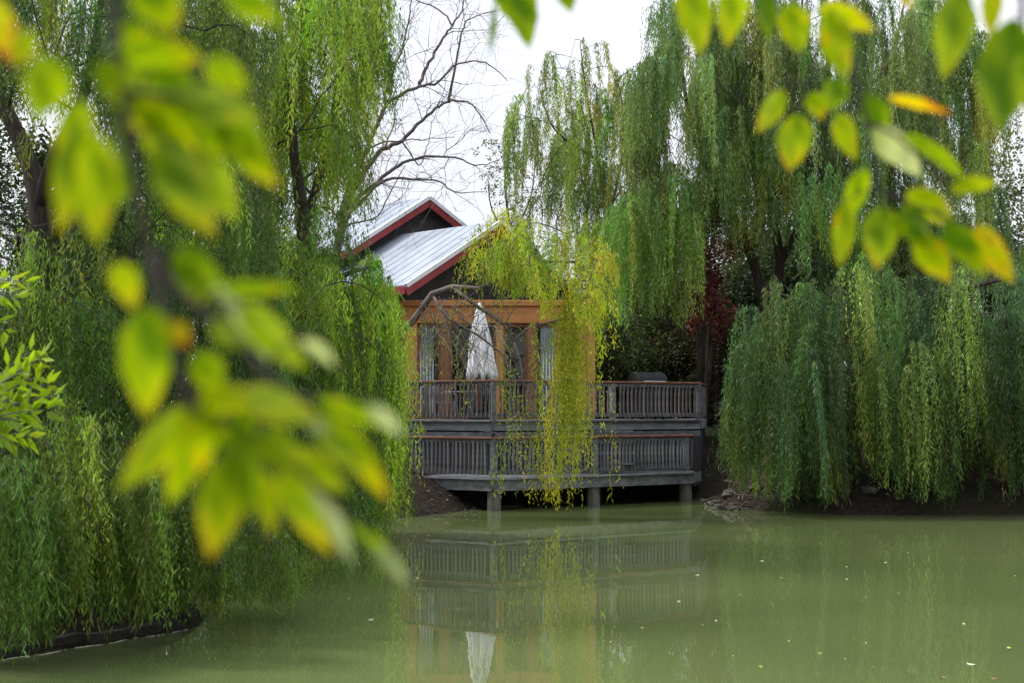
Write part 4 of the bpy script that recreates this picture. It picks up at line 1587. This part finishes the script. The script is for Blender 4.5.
# ------------------------------------------------------------------ bright shrub at the left edge
fs_b = Vector((-3.55, 7.6, gz(-3.55, 7.6) - .1))
fs_ = thing('leafy_shrub', 'bright lime green shrub with toothed leaves at the near left bank', 'shrub', fs_b)
tips = [(24, 282), (12, 296), (40, 358), (30, 352), (46, 384), (52, 396), (36, 378), (22, 372), (44, 410), (30, 418), (18, 402), (26, 436), (10, 440), (8, 420), (4, 330), (-30, 340), (-60, 400), (-40, 290), (-20, 430), (-50, 460)]
mb = MB(fs_b)
LV, LC = [], []
hub1 = at(-60, 470, 7.6)
mb.tube([fs_b, (fs_b.x + .05, 7.6, 1.2), hub1], [.035, .028, .02], n=7)
hub2 = at(-70, 330, 7.5)
mb.tube([hub1, (hub1 + hub2) / 2 + Vector((-.03, 0, 0)), hub2], [.02, .016, .012], n=6)
for (x, y) in tips:
    d_ = random.uniform(7.2, 7.9)
    e = at(x, y, d_)
    h = hub2 if y < 345 else hub1
    st = lerp(h, e, .0)
    pts = []
    for j in range(9):
        t = j / 8
        pts.append(lerp(st, e, t) + Vector((0, 0, .10 * math.sin(t * math.pi))) + Vector((random.gauss(0, .003), 0, random.gauss(0, .003))))
    mb.tube(pts, [.008 - .0007 * j for j in range(9)], n=5)
    for j in range(2, 9):
        p = pts[j]
        v = (pts[j] - pts[j - 1]).normalized()
        for sgn in (-1, 1):
            for rep in range(2):
                side = v.cross(Vector((random.gauss(0, .4), -1, random.gauss(0, .4)))).normalized() * sgn
                ax = (v * .9 + side * random.uniform(.5, 1.1) + Vector((0, random.gauss(0, .3), -.1))).normalized()
                LV.append((*(p + ax * .01), *ax))
                LC.append((0.27, 0.40, 0.022))
LV = np.array(LV)
n_ = len(LV)
Vq = leaf_quads(LV[:, :3], LV[:, 3:], RNG.uniform(.06, .125, n_), RNG.uniform(.024, .042, n_))
Vq -= np.array(fs_b)[None, None]
mb.build('stem', M['twig'], fs_, smooth=True)
link('foliage', quads_mesh('foliage', Vq, vary(np.array(LC), n_, .16)), M['near_leaf'], fs_)


# ------------------------------------------------------------------ near branches with broad leaves
def near_leaf(root, base, tip, width, roll, tone, fold=.18, curl=.12, tipburn=None):
    base, tip = Vector(base), Vector(tip)
    ax = tip - base
    ln = ax.length
    ax.normalize()
    mid = (base + tip) / 2
    view = (CAM - mid).normalized()
    side = ax.cross(view)
    if side.length < .05:
        side = ax.orthogonal()
    side.normalize()
    side = Matrix.Rotation(roll, 3, ax) @ side
    nrm = side.cross(ax)
    nu, nv_ = 26, 8
    vs, cs = [], []
    seed = random.uniform(0, 100)
    tipburn = random.choice((.15, .3, .5, .85)) if tipburn is None else tipburn
    spots_ = [(random.uniform(.1, 1), random.uniform(-1, 1), random.uniform(.03, .10)) for _ in range(random.choice((0, 1, 2, 4)))]
    green = Vector((0.085, 0.19, 0.008))
    lime = Vector((0.38, 0.53, 0.004))
    yel = Vector((0.68, 0.58, 0.006))
    ora = Vector((0.70, 0.27, 0.008))
    pale = Vector((0.50, 0.58, 0.56))  # silvery leaves: gloss of the sky painted into the leaf colour
    brn = Vector((0.16, 0.055, 0.01))
    for i in range(nu + 1):
        u = i / nu
        wsh = (math.sin(math.pi * min(1, u) ** .78) ** .82) * (1 - .25 * u ** 3)
        if u > .82:
            wsh *= (1 - ((u - .82) / .18) ** 1.6 * .55)
        for j in range(nv_ + 1):
            v = (j / nv_) * 2 - 1
            hw = width * .5 * wsh * (1 + .05 * math.sin(u * 23 + seed))
            p = base + ax * (u * ln) + side * (v * hw)
            p += nrm * (-fold * abs(v) * hw + curl * ln * (u - .4) ** 2 + .03 * width * math.sin(v * 4 + u * 9 + seed))
            vs.append(p - base)
            e = tone + .18 * (abs(v) ** 2.2) + tipburn * max(0, u - .45) * 1.3 + .10 * math.sin(u * 11 + v * 3 + seed) - .05
            e += -.10 * (1 - min(1, abs(v) * 5))
            for su, sv, sr in spots_:
                e += .9 * max(0, 1 - math.hypot(u - su, (v - sv) * .35) / sr)
            e = max(0, min(1.35, e))
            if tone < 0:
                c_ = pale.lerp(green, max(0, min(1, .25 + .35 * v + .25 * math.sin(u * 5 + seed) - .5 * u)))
            elif e < .4:
                c_ = green.lerp(lime, e / .4)
            elif e < .8:
                c_ = lime.lerp(yel, (e - .4) / .4)
            elif e < 1.1:
                c_ = yel.lerp(ora, (e - .8) / .3)
            else:
                c_ = ora.lerp(brn, min(1, (e - 1.1) / .25))
            vein = .86 + .14 * min(1, abs(math.sin((u * 1.0 - abs(v) * .16) * 26)) * 2.2)
            c_ = c_ * vein
            cs.append((*c_, 1))
    fs = []
    for i in range(nu):
        for j in range(nv_):
            a = i * (nv_ + 1) + j
            fs.append((a, a + 1, a + nv_ + 2, a + nv_ + 1))
    me_ = bpy.data.meshes.new('leaf')
    me_.from_pydata([tuple(p) for p in vs], [], fs)
    ca = me_.color_attributes.new('Col', 'FLOAT_COLOR', 'POINT')
    ca.data.foreach_set('color', np.array(cs, dtype=np.float32).ravel())
    me_.polygons.foreach_set('use_smooth', [True] * len(fs))
    o_ = link('leaf', me_, M['near_leaf'], root)
    o_.location = base - root.location
    return o_


def near_tree(name, label, base, trunk, branches, leaves, seed, dk=1.0):
    """trunk path, branch paths [(pts, r0, r1)], leaves [(bx,by,tx,ty,w_px,depth,tone,roll_deg,lean)]"""
    random.seed(seed)
    base = Vector(base)
    root = thing(name, label, 'tree', base)
    m = MB(base)
    m.tube(trunk[0], trunk[1], n=12)
    m.build('trunk', M['bark'], root, smooth=True)
    nodes = []
    m = MB(base)
    for pts, r0, r1 in branches:
        P = [Vector(p) for p in pts]
        fine = []
        for i in range(len(P) - 1):
            p0, p1, p2, p3 = P[max(i - 1, 0)], P[i], P[i + 1], P[min(i + 2, len(P) - 1)]
            for j in range(6):
                t = j / 6
                fine.append(0.5 * ((2 * p1) + (p2 - p0) * t + (2 * p0 - 5 * p1 + 4 * p2 - p3) * t * t + (3 * p1 - p0 - 3 * p2 + p3) * t ** 3))
        fine.append(P[-1])
        n = len(fine)
        m.tube(fine, [r0 + (r1 - r0) * i / (n - 1) for i in range(n)], n=8)
        nodes += fine
    st = MB(base)
    for (bx_, by_, tx, ty, wpx, d_, tone, roll, lean) in leaves:
        d_ = d_ * dk
        b_ = at(bx_, by_, d_)
        lnpx = math.hypot(tx - bx_, ty - by_)
        t_ = at(tx, ty, d_ + lean * lnpx * d_ / F)
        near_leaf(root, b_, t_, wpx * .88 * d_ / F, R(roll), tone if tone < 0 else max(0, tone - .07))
        q_ = min(nodes, key=lambda p: (p - b_).length)
        mid = (q_ + b_) / 2 + Vector((0, 0, .15 * (q_ - b_).length))
        if (q_ - b_).length < .16:
            st.tube([q_, mid, b_], [.0013, .0011, .0009], n=5)
        else:
            st.tube([q_, mid, b_], [.0022, .0016, .0010], n=5)
    m.v += st.v
    m.f += [tuple(i + (len(m.v) - len(st.v)) for i in f) for f in st.f]
    m.build('branch', M['bark'], root, smooth=True)
    return root


dl = 0.95
zl = gz(-1.7, -.4)
NL = [  # base x,y  tip x,y  width depth tone roll lean
    (-14, -4, 12, 64, 40, 1.0, .72, 10, .2),
    (52, 55, 36, 122, 58, .95, .34, 20, .3),
    (80, 126, 60, 234, 48, .94, .26, 20, .2),
    (98, 134, 96, 248, 54, .93, .42, -15, .2),
    (140, -22, 176, 32, 64, .92, .22, 25, .4),
    (118, 48, 206, 58, 46, .93, .28, 30, .2),
    (176, 92, 262, 118, 46, .95, .36, -25, .3),
    (136, 96, 198, 158, 52, .96, .55, 20, .5),
    (160, 136, 214, 238, 64, .95, .26, -10, .2),
    (214, 118, 280, 188, 46, .97, .24, 30, .4),
    (222, -16, 284, 26, 40, .97, .24, 15, .3),
    (120, 108, 114, 204, 26, .96, .06, 66, .1),
    (118, 262, 134, 310, 34, .97, .50, 15, .3),
    (150, 304, 146, 420, 64, .92, .22, -18, .2),
    (186, 244, 200, 312, 50, .95, .20, 20, .3),
    (168, 322, 190, 348, 26, .93, .82, 0, .3),
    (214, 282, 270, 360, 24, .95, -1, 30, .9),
    (222, 290, 302, 288, 22, .96, .30, 35, .2),
    (240, 304, 308, 372, 42, .97, .42, -20, .3),
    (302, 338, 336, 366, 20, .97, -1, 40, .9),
    (312, 396, 404, 432, 24, .97, .32, 40, .3),
    (190, 408, 118, 492, 44, .94, .48, 15, .2),
    (214, 410, 166, 505, 48, .93, .45, -20, .2),
    (228, 455, 210, 560, 56, .92, .40, 12, .2),
    (236, 418, 250, 520, 46, .92, .22, -15, .3),
    (262, 470, 272, 536, 30, .94, .50, 30, .2),
    (282, 466, 332, 556, 42, .95, .42, -12, .2),
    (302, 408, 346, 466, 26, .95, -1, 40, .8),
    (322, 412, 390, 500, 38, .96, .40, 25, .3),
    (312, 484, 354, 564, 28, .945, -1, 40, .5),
    (350, 520, 406, 580, 24, .96, .30, 50, .4),
    (280, 452, 350, 492, 42, .94, .46, 20, .2),
    (240, 392, 322, 420, 44, .93, .50, -25, .2),
    (196, 404, 268, 398, 40, .93, .46, 30, .3),
    (262, 430, 300, 478, 42, .93, .36, 10, .2),
    (96, 60, 130, 108, 40, .95, .20, 35, .3),
    (210, 320, 250, 350, 30, .94, .34, -30, .3),
    (172, 262, 236, 300, 38, .96, .26, 25, .4),
    (128, 20, 140, 84, 50, .97, .26, 20, .3),
    (150, 66, 200, 116, 54, .955, .20, 15, .3),
    (126, 76, 152, 140, 48, .965, .30, -20, .3),
    (180, 104, 240, 160, 50, .965, .30, 20, .3),
    (150, 110, 176, 176, 44, .97, .48, 10, .4),
    (196, 150, 236, 222, 46, .97, .42, -15, .3),
    (84, 100, 58, 176, 44, .97, .42, 20, .3),
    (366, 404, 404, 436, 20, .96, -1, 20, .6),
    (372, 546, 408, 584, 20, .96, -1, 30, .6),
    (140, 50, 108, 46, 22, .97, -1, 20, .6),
    (200, 350, 216, 400, 40, .96, .3, 20, .3),
    (206, 60, 250, 92, 36, .97, .3, 20, .3),
    (232, 110, 268, 170, 36, .98, .22, -20, .3),
    (30, 30, 14, 66, 30, 1.0, .5, 20, .3),
    (246, 396, 226, 470, 40, .95, .2, 15, .3),
    (318, 436, 372, 470, 30, .96, .5, -25, .3),
    (128, 150, 120, 205, 30, .98, .16, 30, .3),
]
near_tree('broad_leaved_tree', 'near tree whose blurred yellow green leaf cluster hangs down on the left', (-1.75, -.45, zl - .1),
          ([(-1.75, -.45, zl - .1), (-1.72, -.42, 1.6), (-1.6, -.3, 2.6), (-1.35, -.05, 3.2)], [.085, .075, .065, .05]),
          [([(-1.35, -.05, 3.2), (-1.0, .35, 3.3), (-.6, .7, 3.05), at(108, -60, .97)], .012, .0052),
           ([at(108, -60, .97), at(112, 0, .96), at(124, 90, .96), at(136, 190, .96), at(152, 255, .96)], .0048, .0024),
           ([at(152, 255, .96), at(186, 300, .95), at(228, 330, .95), at(262, 372, .95), at(300, 402, .95)], .0045, .002),
           ([at(152, 255, .96), at(168, 330, .94), at(190, 402, .94), at(232, 425, .94), at(290, 462, .94), at(345, 515, .95)], .004, .0016),
           ([at(124, 90, .96), at(165, 96, .95), at(215, 112, .96)], .003, .0014),
           ([at(112, 0, .96), at(150, -25, .94), at(220, -20, .96)], .003, .0014),
           ([at(108, -60, .97), at(40, -30, 1.0), at(-14, -8, 1.0)], .003, .0014)],
          NL, 21)

NR = [
    (690, -24, 700, 58, 44, 1.5, .42, 10, .2),
    (738, -22, 726, 48, 38, 1.5, .40, -15, .2),
    (762, -20, 770, 44, 28, 1.5, .04, 40, .3),
    (790, 2, 800, 54, 40, 1.5, .42, 10, .2),
    (830, 8, 846, 82, 40, 1.45, .44, -15, .2),
    (818, 6, 876, 30, 30, 1.46, .60, 25, .2),
    (784, 90, 757, 134, 26, 1.55, .44, 15, .2),
    (800, 114, 788, 172, 40, 1.5, .38, -8, .1),
    (812, 92, 822, 120, 26, 1.52, .40, 20, .2),
    (838, 76, 830, 112, 34, 1.54, .14, 30, .4),
    (838, 112, 856, 162, 28, 1.5, .50, -20, .2),
    (866, 92, 884, 142, 36, 1.52, .0, 25, .4),
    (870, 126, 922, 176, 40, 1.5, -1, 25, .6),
    (888, 96, 956, 114, 16, 1.5, .92, 35, .2),
    (904, 132, 968, 178, 26, 1.5, .26, 45, .3),
    (950, 188, 998, 182, 22, 1.5, .46, 25, .2),
    (866, 168, 846, 222, 28, 1.52, .36, -25, .3),
    (846, 202, 840, 268, 28, 1.5, .44, 15, .2),
    (884, 206, 876, 270, 42, 1.48, .26, -10, .1),
    (908, 190, 956, 226, 36, 1.5, .52, 20, .2),
    (902, 204, 930, 250, 38, 1.47, .0, -25, .4),
    (918, 236, 950, 282, 38, 1.48, .50, 10, .2),
    (944, 222, 986, 276, 36, 1.44, .0, 20, .3),
    (976, 226, 1014, 284, 32, 1.46, .78, -10, .2),
    (960, -14, 944, 80, 48, 1.35, .30, 15, .2),
    (992, -20, 990, 40, 26, 1.4, .62, 20, .2),
    (1014, 18, 998, 136, 66, 1.3, .16, -10, .15),
    (904, -14, 910, 12, 14, 1.5, .80, 0, .1),
    (516, -22, 530, 50, 38, 1.7, .16, 12, .2),
    (494, 4, 490, 60, 14, 1.75, .02, 55, .1),
    (560, -26, 572, 14, 30, 1.7, .18, 20, .2),
    (500, -22, 516, 26, 30, 1.72, .16, -20, .3),
    (1030, 60, 1040, 130, 40, 1.35, .3, 10, .2),
]
zr = gz(2.0, .1)
near_tree('broad_leaved_tree', 'near tree whose spotted yellow and orange leaves hang down at the upper right', (2.0, .1, zr - .1),
          ([(2.0, .1, zr - .1), (1.97, .14, 1.7), (1.8, .3, 2.7), (1.45, .6, 3.25)], [.08, .07, .06, .05]),
          [([(1.45, .6, 3.25), (1.1, 1.0, 3.35), (.75, 1.3, 3.2), at(840, -90, 1.680)], .02, .0042),
           ([at(840, -90, 1.680), at(846, -10, 1.680), at(852, 60, 1.680), at(866, 120, 1.680), at(880, 190, 1.680)], .0040, .0020),
           ([at(880, 190, 1.680), at(915, 205, 1.680), at(970, 228, 1.680)], .0026, .0014),
           ([at(846, -10, 1.680), at(820, 40, 1.680), at(806, 90, 1.680)], .0026, .0014),
           ([at(866, 120, 1.680), at(900, 140, 1.680), at(950, 186, 1.680)], .0024, .0013),
           ([at(840, -90, 1.680), at(770, -40, 1.680), at(690, -36, 1.680)], .004, .002),
           ([at(690, -36, 1.680), at(600, -48, 1.792), at(520, -34, 1.904), at(494, -6, 1.960)], .003, .0013),
           ([(1.1, 1.0, 3.35), at(960, -70, 1.568), at(1014, -20, 1.490), at(1024, 30, 1.490)], .008, .002)],
          NR, 22, 1.12)

# ------------------------------------------------------------------ render settings
sc.render.engine = 'CYCLES'
sc.view_settings.view_transform = 'Standard'
sc.view_settings.look = 'None'
sc.view_settings.exposure = 0.62
sc.view_settings.gamma = 1.0
sc.cycles.use_denoising = True
try:
    sc.cycles.denoiser = 'OPENIMAGEDENOISE'
except Exception:
    pass
sc.cycles.max_bounces = 6
sc.cycles.diffuse_bounces = 3
sc.cycles.glossy_bounces = 3
sc.cycles.transmission_bounces = 4
sc.cycles.transparent_max_bounces = 6
sc.cycles.sample_clamp_indirect = 6
sc.cycles.caustics_reflective = False
sc.cycles.caustics_refractive = False
